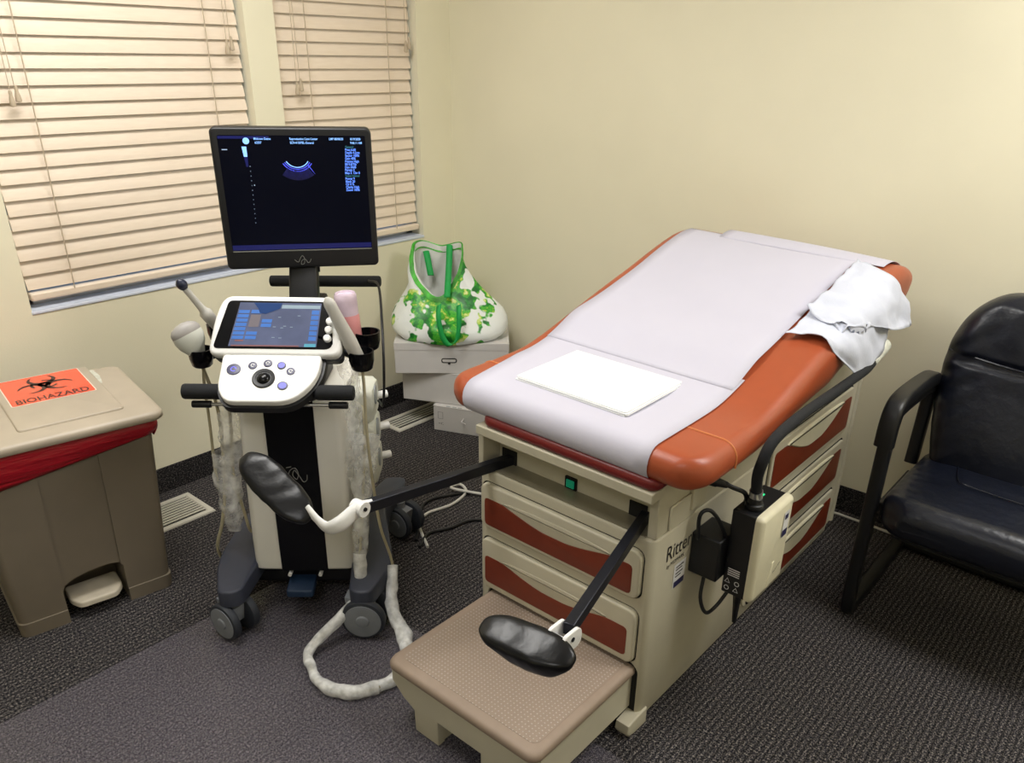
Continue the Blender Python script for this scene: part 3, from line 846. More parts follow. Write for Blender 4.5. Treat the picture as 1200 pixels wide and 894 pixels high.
# crumpled cloth over the right edge of the backrest
cl = thing('white_cloth', 'crumpled white cloth draped over the right edge of the backrest', 'cloth', (-.70, 2.3, .9))
def cgrid(G, n, off, amp, seed):
    G = [[Vector(p) for p in r] for r in G]
    rows = [catmull(r, n) for r in G]
    cols = list(zip(*rows)); full = [catmull(c, n) for c in cols]      # full[j][i]
    nj, ni = len(full), len(full[0]); out = []
    for j in range(nj):
        row = []
        for i in range(ni):
            p = full[j][i]
            du = full[min(j+1, nj-1)][i]-full[max(j-1, 0)][i]; dv = full[j][min(i+1, ni-1)]-full[j][max(i-1, 0)]
            nn = du.cross(dv)
            nn = nn.normalized() if nn.length > 1e-9 else Vector((.7, 0, .7))
            if nn.dot(Vector((.6, -.2, .75))) < 0: nn = -nn
            e = min(j, nj-1-j, i, ni-1-i)/n
            w_ = amp*(vnoise((p.y*16+p.z*5, p.x*9, p.z*12), 1.3, seed)+.45*vnoise((p.y*40, p.x*26, p.z*34), 1.0, seed+2))
            row.append(p+nn*max(.003, off+w_+.004*math.exp(-e*4)))
        out.append(row)
    return out
GA_ = [[(-.800,2.445,1.024), (-.792,2.305,.992), (-.798,2.195,.962), (-.803,2.118,.942)],
       [(-.723,2.400,1.016), (-.723,2.262,.982), (-.739,2.160,.953), (-.757,2.085,.934)],
       [(-.678,2.425,.985), (-.678,2.280,.962), (-.692,2.160,.945), (-.716,2.082,.934)],
       [(-.652,2.512,.862), (-.648,2.345,.884), (-.666,2.215,.918), (-.700,2.125,.943)]]
GB_ = [[(-.790,2.215,.968), (-.795,2.110,.940), (-.794,2.040,.921), (-.803,1.994,.909)],
       [(-.712,2.170,.953), (-.726,2.090,.935), (-.741,2.037,.921), (-.761,2.008,.913)],
       [(-.676,2.230,.937), (-.675,2.160,.912), (-.676,2.075,.897), (-.703,2.014,.912)],
       [(-.660,2.340,.890), (-.655,2.300,.845), (-.655,2.238,.800), (-.660,2.171,.786)]]
build('lower_fold', MB().grid(cgrid(GB_, 9, .015, .008, 5)), M_cloth, cl, ang=80, solid=.002)
build('upper_fold', MB().grid(cgrid(GA_, 10, .025, .012, 11)), M_cloth, cl, ang=80, solid=.002)

# ------------------------------------------------------------------ exam light on the table's flank
LT = thing('exam_light', 'gooseneck exam light with black and cream power box on the table side', 'lamp', (-.70, 1.67, .33))
b = MB().box(-.704, -.638, 1.60, 1.765, .362, .603)
bx = build('power_box', b, M_black, LT, bevel=.004)
cv = MB().prism(rr(.087, .122, .012, 3, 1.682, .483), YZ, -.640, -.618, .013)
cvo = build('box_cover', cv, M_beigel, LT)
build('cover_ridge', MB().prism([(1.672, .372), (1.690, .372), (1.700, .440), (1.688, .440)], YZ, -.622, -.6165, .001), M_beigel, cvo)
build('mounting_bracket', MB().box(-.784, -.704, 1.562, 1.662, .405, .522), M_black, LT, bevel=.004)
lb = MB(); FC = lambda a, c: (-.6165, a, c)
poly_flat(lb, [(1.715, .500), (1.745, .500), (1.745, .575), (1.715, .575)], FC); sk = build('asset_sticker', lb, M_lab, cvo, smooth=False)
lb = MB(); FC2 = lambda a, c: (-.6160, a, c)
poly_flat(lb, [(1.716, .502), (1.744, .502), (1.744, .522), (1.716, .522)], FC2); build('sticker_band', lb, M_labp, cvo, smooth=False)
lb = MB(); poly_flat(lb, [(1.720, .552), (1.738, .552), (1.738, .566), (1.720, .566)], FC2); build('sticker_band', lb, M_labp, cvo, smooth=False)
tx = text_mb('Welch Allyn', .011, lambda a, c: (-.6165, 1.700+a*.75, .400+c+a*.3)); build('cover_lettering', tx, M_ink2, cvo, smooth=False)
lb = MB(); FB = lambda a, c: (a, 1.5993, c)
def tri(cx, cz, r):
    for k in range(3):
        a0 = PI/2+2*PI*k/3; a1 = PI/2+2*PI*(k+1)/3
        lb.add([FB(cx+r*cos(a0), cz+r*sin(a0)), FB(cx+r*cos(a1), cz+r*sin(a1)), FB(cx+.7*r*cos(a1), cz+.7*r*sin(a1)), FB(cx+.7*r*cos(a0), cz+.7*r*sin(a0))], [(0,1,2,3)])
tri(-.690, .400, .009); tri(-.665, .380, .009)
for cx, cz in ((-.690, .380), (-.664, .400)):
    for k in range(12):
        a0, a1 = 2*PI*k/12, 2*PI*(k+1)/12
        lb.add([FB(cx+.007*cos(a0), cz+.007*sin(a0)), FB(cx+.007*cos(a1), cz+.007*sin(a1)), FB(cx+.005*cos(a1), cz+.005*sin(a1)), FB(cx+.005*cos(a0), cz+.005*sin(a0))], [(0,1,2,3)])
for k in range(4): poly_flat(lb, [(-.692, .418+k*.006), (-.660, .418+k*.006), (-.660, .421+k*.006), (-.692, .421+k*.006)], FB)
build('warning_marks', lb, M_lab, bx, smooth=False)
m = MB().box(-.684, -.676, 1.706, 1.718, .6025, .6045); build('status_light', m, M_led, LT, bevel=.0008)
g = MB(); g.lathe([(.022, 0), (.024, .004), (.022, .014), (.018, .016), (.018, .030), (.015, .032)], Matrix.Translation((-.668, 1.640, .602)), 20)
build('gooseneck_collar', g, M_black, LT)
g = MB(); g.cyl((-.668, 1.640, .632), (-.667, 1.636, .652), .0165, 18); build('collar_ring', g, M_steel, LT)
gp = catmull([(-.667, 1.637, .648), (-.660, 1.612, .700), (-.650, 1.600, .745), (-.645, 1.622, .788), (-.643, 1.69, .806), (-.643, 1.80, .810), (-.643, 1.95, .808), (-.643, 2.10, .806), (-.643, 2.20, .806), (-.646, 2.26, .812)], 10)
g = MB(); g.tube(gp, .0135, 12); build('gooseneck', g, M_foam, LT)
g = MB(); axm = Matrix.Translation((-.646, 2.26, .812)) @ Vector((-.05, .9, .40)).normalized().to_track_quat('Z', 'Y').to_matrix().to_4x4()
g.lathe([(.013, -.002), (.015, .01), (.018, .03), (.024, .06), (.026, .085), (.023, .088), (.02, .07)], axm, 24)
build('lamp_head', g, M_flap, LT)
b = MB(); b.lathe([(.0005, 0), (.013, .001), (.013, .03), (.011, .033), (.008, .055), (.005, .06)], Matrix.Translation((-.774, 1.572, .672)) @ Euler((0, math.radians(100), math.radians(25))).to_matrix().to_4x4(), 16)
build('power_plug', b, M_black, LT)
for pts_, r_ in (([(-.735, 1.590, .668), (-.712, 1.598, .660), (-.690, 1.62, .645), (-.692, 1.645, .615), (-.70, 1.66, .60)], .006),
                 ([(-.712, 1.60, .522), (-.725, 1.575, .575), (-.745, 1.56, .600), (-.760, 1.545, .585), (-.758, 1.545, .520)], .005),
                 ([(-.74, 1.57, .41), (-.735, 1.555, .35), (-.72, 1.565, .305), (-.71, 1.60, .31), (-.69, 1.63, .365)], .005)):
    build('power_cable', MB().tube(catmull(pts_, 8), r_, 8), M_black, LT)
build('strain_relief', MB().tube(catmull([(-.675, 1.64, .365), (-.680, 1.655, .32), (-.680, 1.66, .24)], 8), [.016-.010*i/16 for i in range(17)], 8), M_black, LT)

# ------------------------------------------------------------------ ultrasound machine (local frame, turned 42 degrees)
MO = Vector((-1.913, 1.234, 0)); MA = math.radians(42)
MM = Matrix.Translation(MO) @ Matrix.Rotation(MA, 4, 'Z')
ML = lambda u, v, z: MM @ Vector((u, v, z))
U = thing('ultrasound_machine', 'white and black ultrasound cart with monitor and touch panel on casters', 'ultrasound machine', MO, MA)
def mb_(name, mb, m, parent=None, **k): return build(name, mb.xf(MM), m, parent or U, **k)
c = MB()
def cring(v0, v1, hu, z, r=.02): return [(a, b_, z) for a, b_ in rr(hu, (v1-v0)/2, r, 4, 0, (v0+v1)/2)]
c.loft([cring(-.138, .19, .140, .150), cring(-.145, .20, .147, .158), cring(-.143, .20, .147, .25), cring(-.130, .20, .143, .55), cring(-.122, .20, .140, .69), cring(-.10, .19, .12, .705)])
mb_('column', c, M_offw)
c = MB(); rows = []
for z, v in ((.150, -.148), (.25, -.146), (.55, -.1335), (.70, -.126), (.745, -.125)):
    rows.append([(a, b_, z) for a, b_ in ((-.068, v), (.068, v), (.068, v+.03), (-.068, v+.03))])
c.loft(rows); stripe = mb_('front_stripe', c, M_blackg, bevel=.002)
c = MB()
for pth in ([(-.018, .470), (-.010, .488), (.004, .495), (.012, .478), (.006, .460), (-.004, .472), (.002, .488), (.014, .470), (.024, .452), (.034, .458), (.036, .474)],
            [(-.02, .496), (-.006, .499)]):
    c.tube(catmull([(a, -.1385 - (.55-z)*.035, z) for a, z in pth], 5), .0012, 6)
mb_('logo', c, M_logo, stripe)
c = MB(); c.box(-.085, .085, -.10, .10, .70, .80); c.box(-.055, .055, -.05, .08, .80, .90); mb_('column_neck', c, M_black, bevel=.01)
# monitor post
c = MB(); c.loft([[(a, b_, z) for a, b_ in rr(hu, .02, .008, 3, 0, v)] for z, v, hu in ((.78, .15, .048), (.90, .185, .042), (.985, .215, .040), (1.02, .235, .040))]); mb_('monitor_post', c, M_black)
c = MB(); c.box(-.05, .05, .08, .15, .76, .90); c.box(-.03, .03, .15, .36, .80, .86); mb_('handle_support', c, M_black, bevel=.008)
# control surfaces on two tilted planes
class Pl:
    def __init__(s, o, e):
        s.o = o; l = math.hypot(*e); s.e = (e[0]/l, e[1]/l); s.n = (-s.e[1], s.e[0])
    def __call__(s, u, t, d=0.0): return (u, s.o[0]+s.e[0]*t+s.n[0]*d, s.o[1]+s.e[1]*t+s.n[1]*d)
PS = Pl((-.1325, .92), (.085, .11)); PK = Pl((-.245, .806), (.11, .082))
def rtrap(pts, r, n=5):
    """polygon with rounded corners"""
    out = []; N_ = len(pts)
    for i in range(N_):
        p0, p1, p2 = Vector(pts[i-1]), Vector(pts[i]), Vector(pts[(i+1) % N_])
        rr_ = r[i] if isinstance(r, (list, tuple)) else r
        d0 = (p0-p1).normalized(); d2 = (p2-p1).normalized()
        a = p1+d0*rr_; b_ = p1+d2*rr_
        for k in range(n+1):
            t_ = k/n; out.append(tuple(a*(1-t_)**2 + p1*2*t_*(1-t_) + b_*t_*t_))
    return out
scr = rtrap([(-.168, -.093), (.170, -.093), (.166, .01), (.142, .071), (-.136, .071), (-.156, .01)], [.028, .028, .025, .028, .028, .025])
c = MB().prism(scr, PS, -.022, .006, .010); tp = mb_('touch_panel', c, M_whitep, ang=60)
gl = rtrap([(-.155, -.074), (.148, -.074), (.148, -.03), (.124, .056), (-.122, .056)], [.014, .022, .03, .012, .012])
tg = mb_('touch_glass', MB().prism(gl, PS, .004, .0068), M_blackg, tp)
def quad(mb, a, b_, c_, d_, fn, off): mb.add([fn(*p, off) for p in (a, b_, c_, d_)], [(0,1,2,3)])
def lcd(x, y):   # 0..1 coordinates over the lit screen -> plane
    l = -.116 + (.023)*y; r_ = .107 + .008*y
    return (l+(r_-l)*x, -.068+.119*y)
def lrect(mb, x0, y0, x1, y1, off): quad(mb, lcd(x0, y0), lcd(x1, y0), lcd(x1, y1), lcd(x0, y1), PS, off)
m = MB(); lrect(m, 0, 0, 1, 1, .0073); mb_('touch_screen', m, M_lcd, tg, smooth=False)
bts = [(.015, .16+.098*k, .145, .235+.098*k) for k in range(7)] + [(.165, .16+.098*k, .29, .235+.098*k) for k in (0, 1)]
bts += [(.165, .75, .30, .83)] + [(.315, .44+.1*k, .435, .52+.1*k) for k in (0, 1)] + [(.895, .14+.12*k, .985, .235+.12*k) for k in range(6)]
for q in bts:
    m = MB(); lrect(m, *q, .0078); mb_('screen_button', m, M_lcdb, tg, smooth=False)
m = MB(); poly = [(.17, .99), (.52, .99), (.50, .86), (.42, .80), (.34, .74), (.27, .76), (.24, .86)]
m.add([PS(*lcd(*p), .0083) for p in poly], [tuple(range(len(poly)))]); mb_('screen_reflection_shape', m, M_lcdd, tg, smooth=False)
m = MB(); lrect(m, .17, .44, .29, .72, .0078); mb_('screen_tile', m, M_lcdg, tg, smooth=False)
for q, nm, mm_ in (((.06, .11, .155, .145), 'screen_tile', M_lcdr), ((.03, .0, .8, .03), 'screen_status_row', M_lcdr), ((.52, .87, .99, .95), 'screen_title_bar', M_lcdl), ((.86, .0, .99, .07), 'screen_tile', M_teal)):
    m = MB(); lrect(m, *q, .0078); mb_(nm, m, mm_, tg, smooth=False)
for x, y in ((.46, .44), (.55, .42), (.58, .46), (.66, .44), (.47, .2), (.55, .19), (.73, .70), (.50, .66)):
    m = MB(); lrect(m, x, y, x+.035, y+.012, .0078); mb_('screen_key', m, M_lcdl, tg, smooth=False)
for t_, u_ in ((.000, .1395), (-.023, .1375), (-.046, .1350)):
    m = MB(); Mx = Matrix((( 1, 0, 0, 0), (0, PS.e[0], PS.n[0], 0), (0, PS.e[1], PS.n[1], 0), (0, 0, 0, 1)))
    m.lathe([(.0095, 0), (.0100, .004), (.0098, .011), (.008, .014), (.002, .0148)], Matrix.Translation(PS(u_, t_, .006)) @ Mx, 20)
    mb_('panel_knob', m, M_whitep, tp)
key = rtrap([(-.104, -.068), (.060, -.068), (.120, .0), (.121, .072), (-.128, .072), (-.127, -.03)], [.022, .040, .045, .012, .012, .020])
kp = mb_('keypad', MB().prism(key, PK, -.018, .004, .0045), M_whitep, ang=60)
und = rtrap([(-.110, -.075), (.066, -.075), (.128, .0), (.130, .075), (-.134, .075), (-.133, -.03)], [.022, .040, .045, .01, .01, .020])
mb_('keypad_underside', MB().prism(und, PK, -.040, -.015), M_black)
ud2 = rtrap([(-.160, -.098), (.172, -.098), (.166, -.03), (.120, .02), (-.110, .02), (-.150, -.03)], .02)
mb_('panel_underside', MB().prism(ud2, PS, -.044, -.02), M_black)
def disc(mb, fn, cx, cy, rx, ry, off, n=28): mb.add([fn(cx+rx*cos(2*PI*k/n), cy+ry*sin(2*PI*k/n), off) for k in range(n)], [tuple(range(n))])
for (cx, cy, rx, ry, lit) in ((-.094, .026, .0175, .0165, 1), (-.048, .038, .011, .011, 0), (-.011, .045, .011, .011, 0), (.024, .039, .0112, .0112, 2), (.049, .022, .011, .011, 0), (.034, -.021, .0135, .0125, 2)):
    m = MB().prism([(cx+rx*cos(2*PI*k/24), cy+ry*sin(2*PI*k/24)) for k in range(24)], PK, .003, .0062, .0012)
    kb = mb_('keypad_button', m, M_btn, kp)
    m = MB()
    if lit == 2: disc(m, PK, cx, cy, rx*.7, ry*.7, .0066)
    else:
        for k in range(14):
            a0, a1 = 2*PI*k/16, 2*PI*(k+1)/16
            m.add([PK(cx+rx*.45*cos(a0), cy+ry*.45*sin(a0), .0066), PK(cx+rx*.45*cos(a1), cy+ry*.45*sin(a1), .0066), PK(cx+rx*.3*cos(a1), cy+ry*.3*sin(a1), .0066), PK(cx+rx*.3*cos(a0), cy+ry*.3*sin(a0), .0066)], [(0,1,2,3)])
    mb_('button_mark', m, M_btnb if lit else M_lab, kp, smooth=False)
KM = Matrix(((1, 0, 0, 0), (0, PK.e[0], PK.n[0], 0), (0, PK.e[1], PK.n[1], 0), (0, 0, 0, 1)))
m = MB(); m.lathe([(.028, 0), (.0285, .003), (.026, .0045), (.020, .0035), (.0195, .002)], Matrix.Translation(PK(-.016, 0, .003)) @ KM, 32)
tb = mb_('trackball_ring', m, M_black, kp)
m = MB(); m.lathe([(.002, .011), (.008, .010), (.014, .0065), (.0175, .001), (.0175, -.003)][::-1], Matrix.Translation(PK(-.016, 0, .003)) @ KM, 28)
mb_('trackball', m, M_blackg, tb)
# handles
c = MB(); c.tube(catmull([(-.125, -.238, .768), (-.10, -.225, .750), (-.05, -.205, .738), (.05, -.205, .738), (.09, -.225, .750), (.115, -.238, .768)], 6), .012, 12)
for s_ in (-1, 1): c.tube(catmull([(s_*.05, -.205, .738), (s_*.06, -.16, .735), (s_*.06, -.10, .735)], 5), .012, 10)
hd = mb_('front_handle', c, M_black)
for a0, a1 in ((-.120, -.226), (.108, .206)):
    mb_('handle_grip', MB().cyl((a0, -.238, .768), (a1, -.238, .768), .0200, 20, ch=.006), M_foam, hd)
for s_ in (-1, 1):
    l = mb_('release_lever', MB().cyl((s_*.05-.008, -.245, .736), (s_*.15-.008, -.245, .736), .0045, 10), M_steel)
    mb_('lever_knob', MB().cyl((s_*.148-.008, -.245, .736), (s_*.197-.008, -.245, .736), .0095, 14, ch=.003), M_black, l)
mb_('rear_handle', MB().cyl((-.152, .38, .888), (.196, .38, .893), .0175, 18, ch=.006), M_foam)
# base rails
rail = rtrap([(.150, -.262), (.172, -.285), (.214, -.282), (.262, -.130), (.205, .10), (.205, .25), (.245, .34), (.235, .40), (.165, .40), (.120, .20), (.130, -.05)], [.010, .015, .018, .05, .07, .04, .03, .02, .03, .08, .08])
for s in (1, -1):
    pr = [(s*a, b_) for a, b_ in rail]
    c = MB().prism(pr, lambda a, b_, d: (a, b_, d + .055*max(0, min(1, (b_+.14)/.16))*max(0, min(1, (.32-b_)/.16)) if d > .13 else d), .120, .172, .007)
    mb_('base_rail', c, M_navy, ang=60)
mb_('base_beam', MB().box(-.17, .17, -.10, .26, .075, .150), M_black, bevel=.01)
c = MB().prism(rr(.040, .034, .008, 3, -.015, -.148), lambda a, b_, d: (a, b_, d - (b_+.148)*-.25), .088, .108, .005); mb_('foot_pedal', c, M_pedal)
for u_ in (-.045, .045):
    mb_('pedal_bracket', MB().cyl((u_, -.155, .140), (u_, -.125, .140), .006, 8), M_lab)
# casters
def caster(u, v, yaw, z0=.120, rs=1.0):
    Mx = Matrix.Translation((u, v, 0)) @ Matrix.Rotation(math.radians(yaw), 4, 'Z') @ Matrix.Diagonal((rs, rs, rs, 1))
    c = MB(); c.lathe([(.018, .085), (.020, .10), (.02, z0+.01)], None, 14)
    c.add(*_fork()); c.xf(Mx); k = mb_('caster', c, M_greyhub)
    for s in (-1, 1):
        w_ = MB(); x0 = s*.020
        prof = [(.010, -.0125), (.050, -.0125), (.056, -.010), (.058, -.005), (.058, .006), (.056, .011), (.050, .0125)]
        Ry = Matrix.Rotation(PI/2*s, 4, 'Y')
        w_.lathe(prof, Matrix.Translation((s*.0325, -.020, .063)) @ Ry, 32); w_.xf(Mx); wl = mb_('caster_wheel', w_, M_tire, k)
        h_ = MB(); h_.lathe([(.0485, .0115), (.0485, .0142), (.044, .0152), (.018, .0142), (.0155, .0178), (.012, .0186), (.001, .0188)], Matrix.Translation((s*.0325, -.020, .0625)) @ Ry, 32); h_.xf(Mx)
        mb_('wheel_hub', h_, M_greyhub, k)
def _fork():
    vs = [(-.018,-.035,.05),(.018,-.035,.05),(.018,.025,.05),(-.018,.025,.05),(-.018,-.045,.105),(.018,-.045,.105),(.018,.03,.115),(-.018,.03,.115)]
    return vs, [(0,3,2,1),(4,5,6,7),(0,1,5,4),(1,2,6,5),(2,3,7,6),(3,0,4,7)]
caster(-.205, -.235, 55); caster(.168, -.235, 85, rs=1.12); caster(.225, .30, 55); caster(-.215, .32, 20)
# transducer ports on the right side
for k, z in enumerate((.600, .492, .388)):
    c = MB()
    c.loft([[(u_, .11+a, z+c_) for a, c_ in rr(hw, hh, .02, 4)] for u_, hw, hh in ((.14, .07, .055), (.185, .07, .055), (.198, .062, .047), (.200, .055, .040))])
    po = mb_('transducer_port', c, M_port)
    m = MB().prism([(.105+.022*cos(2*PI*j/20), z+.018+.030*sin(2*PI*j/20)) for j in range(20)], lambda a, c_, d: (d, a, c_), .199, .203, .001); mb_('port_latch', m, M_portg, po)
    m = MB().cyl((.188, .168, z-.012), (.224, .186, z-.012), .0125, 14, ch=.003); mb_('port_knob', m, M_whitep, po)
# probe holders
def cup(u, v, z, r, h_, name='probe_holder'):
    c = MB(); c.lathe([(r*.72, 0), (r*.85, .004), (r, h_*.5), (r*1.02, h_), (r*.90, h_), (r*.86, h_*.5), (r*.6, .010)], Matrix.Translation((u, v, z)), 24)
    return mb_(name, c, M_blackg)
cup(-.203, -.14, .800, .030, .048); cup(.213, -.14, .796, .033, .052); cup(.212, -.03, .815, .036, .050, 'gel_holder'); cup(-.185, -.045, .840, .026, .045)
c = MB()
c.tube([(-.14, -.08, .83), (-.185, -.12, .82)], .010, 8); c.tube([(.14, -.08, .83), (.190, -.11, .82)], .010, 8); mb_('holder_arms', c, M_black)

c = MB().tube(catmull([ML(.16, .36, .90), ML(.20, .30, .90), ML(.235, .10, .84), ML(.245, .02, .74), ML(.235, .03, .62), ML(.21, .10, .60)], 8), .004, 8)
build('machine_cable', c, M_black, U)
# monitor, turned a little further
MMO = ML(0, .18, 0); M2 = Matrix.Translation(MMO) @ Matrix.Rotation(math.radians(54), 4, 'Z')
def m2(name, mb, mt, parent, **k): return build(name, mb.xf(M2), mt, parent, **k)
mc = .0115
FM = lambda a, c_, d: (a, d, c_)
c = MB()
bez = rr(.2105, .1905, .014, 5, mc, 1.1755)
top = [(a, z + (.003*(1-((a-mc)/.21)**2) if z > 1.2 else 0)) for a, z in bez]
c.prism(top, FM, .045, -.004, .006)
c.box(mc-.04, mc+.04, .02, .075, .965, 1.08)
c.loft([[(a, d, z) for a, z in rr(w_, h_, .03, 4, mc, 1.18)] for d, w_, h_ in ((.044, .19, .17), (.065, .15, .13), (.07, .13, .11))])
mon = m2('monitor', c, M_black, U, ang=45)
c = MB().prism(rr(.1925, .1545, .003, 2, mc+.001, 1.1925), FM, -.002, -.0045); sc_ = m2('monitor_screen', c, M_screen, mon)
m = MB().box(mc-.19, mc+.192, -.0052, -.004, 1.0345, 1.0375); m2('bezel_line', m, M_logo, mon, smooth=False)
def SQ(mb, a0, z0, a1, z1, d=-.0051): mb.add([(a0, d, z0), (a1, d, z0), (a1, d, z1), (a0, d, z1)], [(0,1,2,3)])
def stext(body, size, a, z, m_=None, bold=0.0, sx=1.0):
    return text_mb(body, size, lambda x, y: (a+x, -.0054, z+y), sx=sx, bold=bold)
tb_ = MB()
for body, a, z in (('Midtown Demo', -.088, 1.3355), ('62007', -.086, 1.3255), ('Reproductive Care Center', .004, 1.3355), ('EC9-4/10/PEL-General', .005, 1.3255), ('LMP 08/08/20', .108, 1.3355), ('8/19/2020', .165, 1.3355), ('9:46:11 AM', .164, 1.3255)):
    tb_.merge(stext(body, .0085, a, z, bold=.00012, sx=.80))
m2('screen_header_text', tb_, M_bluep, mon, smooth=False)
tb_ = MB()
for k, body in enumerate(('Freq 6.60', 'Depth 4.2cm', 'Sector 100%', 'Gain 40%', 'Frames High', 'MI 0.8/Tib', 'Dyn 60dB', 'Persist 3', 'Map 5  Chr 0')):
    tb_.merge(stext(body, .0088, .149-.0006*k, 1.3075-.0077*k, bold=.00025, sx=.85))
for k, body in enumerate(('Power 9', 'Mech 20', 'Clr 0 %', 'Clarity High', 'Zoom 100%')):
    tb_.merge(stext(body, .0088, .144, 1.3075-.0077*(k+10), bold=.00025, sx=.85))
m2('screen_settings_text', tb_, M_blue, mon, smooth=False)
m2('screen_settings_heading', stext('General', .008, .150, 1.315, sx=.85).merge(stext('Tissue Optimal', .008, .144, 1.3075-.0077*9, sx=.8)), M_teal, mon, smooth=False)
m = MB(); n = 24; m.add([(-.108+.0085*cos(2*PI*k/n), -.0052, 1.3325+.0085*sin(2*PI*k/n)) for k in range(n)], [tuple(range(n))])
for k in range(8):
    f0, f1 = k/8, (k+1)/8
    if k < 4: m.add([(-.121+.006*f0, -.0052, 1.318-.052*f0), (-.109, -.0052, 1.318-.052*f0), (-.109, -.0052, 1.318-.052*f1), (-.121+.006*f1, -.0052, 1.318-.052*f1)], [(0,1,2,3)])
m2('screen_grey_bar', m, M_bluep, mon, smooth=False)
m = MB()
for k in range(4, 8):
    f0, f1 = k/8, (k+1)/8
    m.add([(-.121+.006*f0, -.0052, 1.318-.052*f0), (-.109, -.0052, 1.318-.052*f0), (-.109, -.0052, 1.318-.052*f1), (-.121+.006*f1, -.0052, 1.318-.052*f1)], [(0,1,2,3)])
m2('screen_grey_bar', m, M_blued, mon, smooth=False)
m = MB(); SQ(m, mc-.19, 1.040, mc+.192, 1.054); m2('screen_blue_band', m, M_blued, mon, smooth=False)
m = MB(); SQ(m, mc-.19, 1.338, mc-.06, 1.345); m2('screen_blue_band', m, M_blued, mon, smooth=False)
m = MB()
for k in range(13):
    z = 1.266-.0126*k; SQ(m, -.106-.0003*k, z, -.1045-.0003*k, z+.0022)
SQ(m, -.101, 1.216, -.0985, 1.219); SQ(m, -.172, 1.309, -.158, 1.3115)
m2('screen_depth_dots', m, M_dot, mon, smooth=False)
# the curved fan image
def arcs(rads, w_, m_, b0=-148, b1=-32):
    mb = MB(); cx, cz = .0185, 1.298
    for r in rads:
        for k in range(22):
            a0 = math.radians(b0+(b1-b0)*k/22); a1 = math.radians(b0+(b1-b0)*(k+1)/22)
            mb.add([(cx+(r-w_)*cos(a0), -.0052, cz+(r-w_)*sin(a0)), (cx+(r-w_)*cos(a1), -.0052, cz+(r-w_)*sin(a1)), (cx+(r+w_)*cos(a1), -.0052, cz+(r+w_)*sin(a1)), (cx+(r+w_)*cos(a0), -.0052, cz+(r+w_)*sin(a0))], [(0,1,2,3)])
    return mb
m2('ultrasound_image', arcs((.034,), .0011, 0), M_bluep, mon, smooth=False)
m = arcs((.039, .0445), .0012, 0)
m.add([(.045, -.0052, 1.270), (.047, -.0052, 1.272), (.0635, -.0052, 1.246), (.063, -.0052, 1.246)], [(0,1,2,3)])
m2('ultrasound_image_echo', m, M_bluev, mon, smooth=False)
def fan_mat():
    m, nt, N, L, b = new_mat('fan_glow')
    tc = N.new('ShaderNodeTexCoord'); sp = N.new('ShaderNodeSeparateXYZ'); L.new(tc.outputs['Object'], sp.inputs[0])
    no = N.new('ShaderNodeTexNoise'); no.inputs['Scale'].default_value = 120; L.new(tc.outputs['Object'], no.inputs['Vector'])
    mr = N.new('ShaderNodeMapRange'); mr.inputs['From Min'].default_value = 1.21; mr.inputs['From Max'].default_value = 1.265
    mr.inputs['To Min'].default_value = 0.0; mr.inputs['To Max'].default_value = 0.55; L.new(sp.outputs['Z'], mr.inputs['Value'])
    mu = N.new('ShaderNodeMath'); mu.operation = 'MULTIPLY'; mr.inputs['To Max'].default_value = 0.22; L.new(mr.outputs[0], mu.inputs[0]); L.new(no.outputs['Fac'], mu.inputs[1])
    b.inputs['Base Color'].default_value = lin((4, 5, 14)); b.inputs['Roughness'].default_value = .12
    b.inputs['Emission Color'].default_value = lin((50, 60, 230)); L.new(mu.outputs[0], b.inputs['Emission Strength'])
    return m
m2('ultrasound_image_haze', arcs((.054,), .0145, 0, -128, -52), fan_mat(), mon, smooth=False)
m = MB()
for pth in ([(-.022, 1.009), (-.012, 1.002), (-.006, 1.012), (0, 1.020), (.006, 1.012), (.004, .998), (-.004, .995), (-.002, 1.006), (.008, 1.010), (.014, 1.000), (.020, 1.002), (.024, 1.010)],):
    m.tube(catmull([(a+.006, -.0048, z) for a, z in pth], 4), .0007, 5)
m2('monitor_logo', m, M_logo, mon)

# ------------------------------------------------------------------ probes and gel bottle
def probe_root(name, label, u, v, z, cat='ultrasound probe', group='ultrasound probes'):
    return thing(name, label, cat, ML(u, v, z), MA, group)
def axis_rings(p0, p1, prof, n=20, flat=(1, 1), up=(0, -1, .3)):
    p0, p1 = Vector(p0), Vector(p1); d = (p1-p0); l = d.length; d.normalize()
    u_ = d.cross(Vector(up)).normalized(); w_ = u_.cross(d)
    return [[p0+d*l*t_+(u_*cos(2*PI*k/n)*flat[0]+w_*sin(2*PI*k/n)*flat[1])*r for k in range(n)] for t_, r in prof]
# long endocavity probe with the dark ball tip (left side)
r = probe_root('ultrasound_probe', 'long thin probe with dark ball tip, left of the touch panel', -.185, -.045, .86)
m = MB().loft(axis_rings((-.170, -.05, .860), (-.224, -.125, 1.008), [(0, .010), (.05, .013), (.22, .014), (.36, .0165), (.46, .0165), (.50, .012), (.56, .0095), (.75, .0085), (1, .0082)]))
build('probe_body', m.xf(MM), M_probe, r)
m = MB().loft(axis_rings((-.2225, -.122, 1.004), (-.2315, -.136, 1.030), [(0, .0085), (.12, .0115), (.35, .0137), (.6, .0132), (.85, .008), (1, .001)]))
build('probe_tip', m.xf(MM), mat('probe_tip_navy', (34, 38, 58), .35), r)
m = MB().tube([ML(*p) for p in catmull([(-.168, -.047, .855), (-.172, -.03, .80), (-.165, .0, .70), (-.17, .06, .55), (-.19, .12, .35), (-.15, .15, .22)], 8)], .0045, 8)
build('probe_cable', m, M_cable, r)
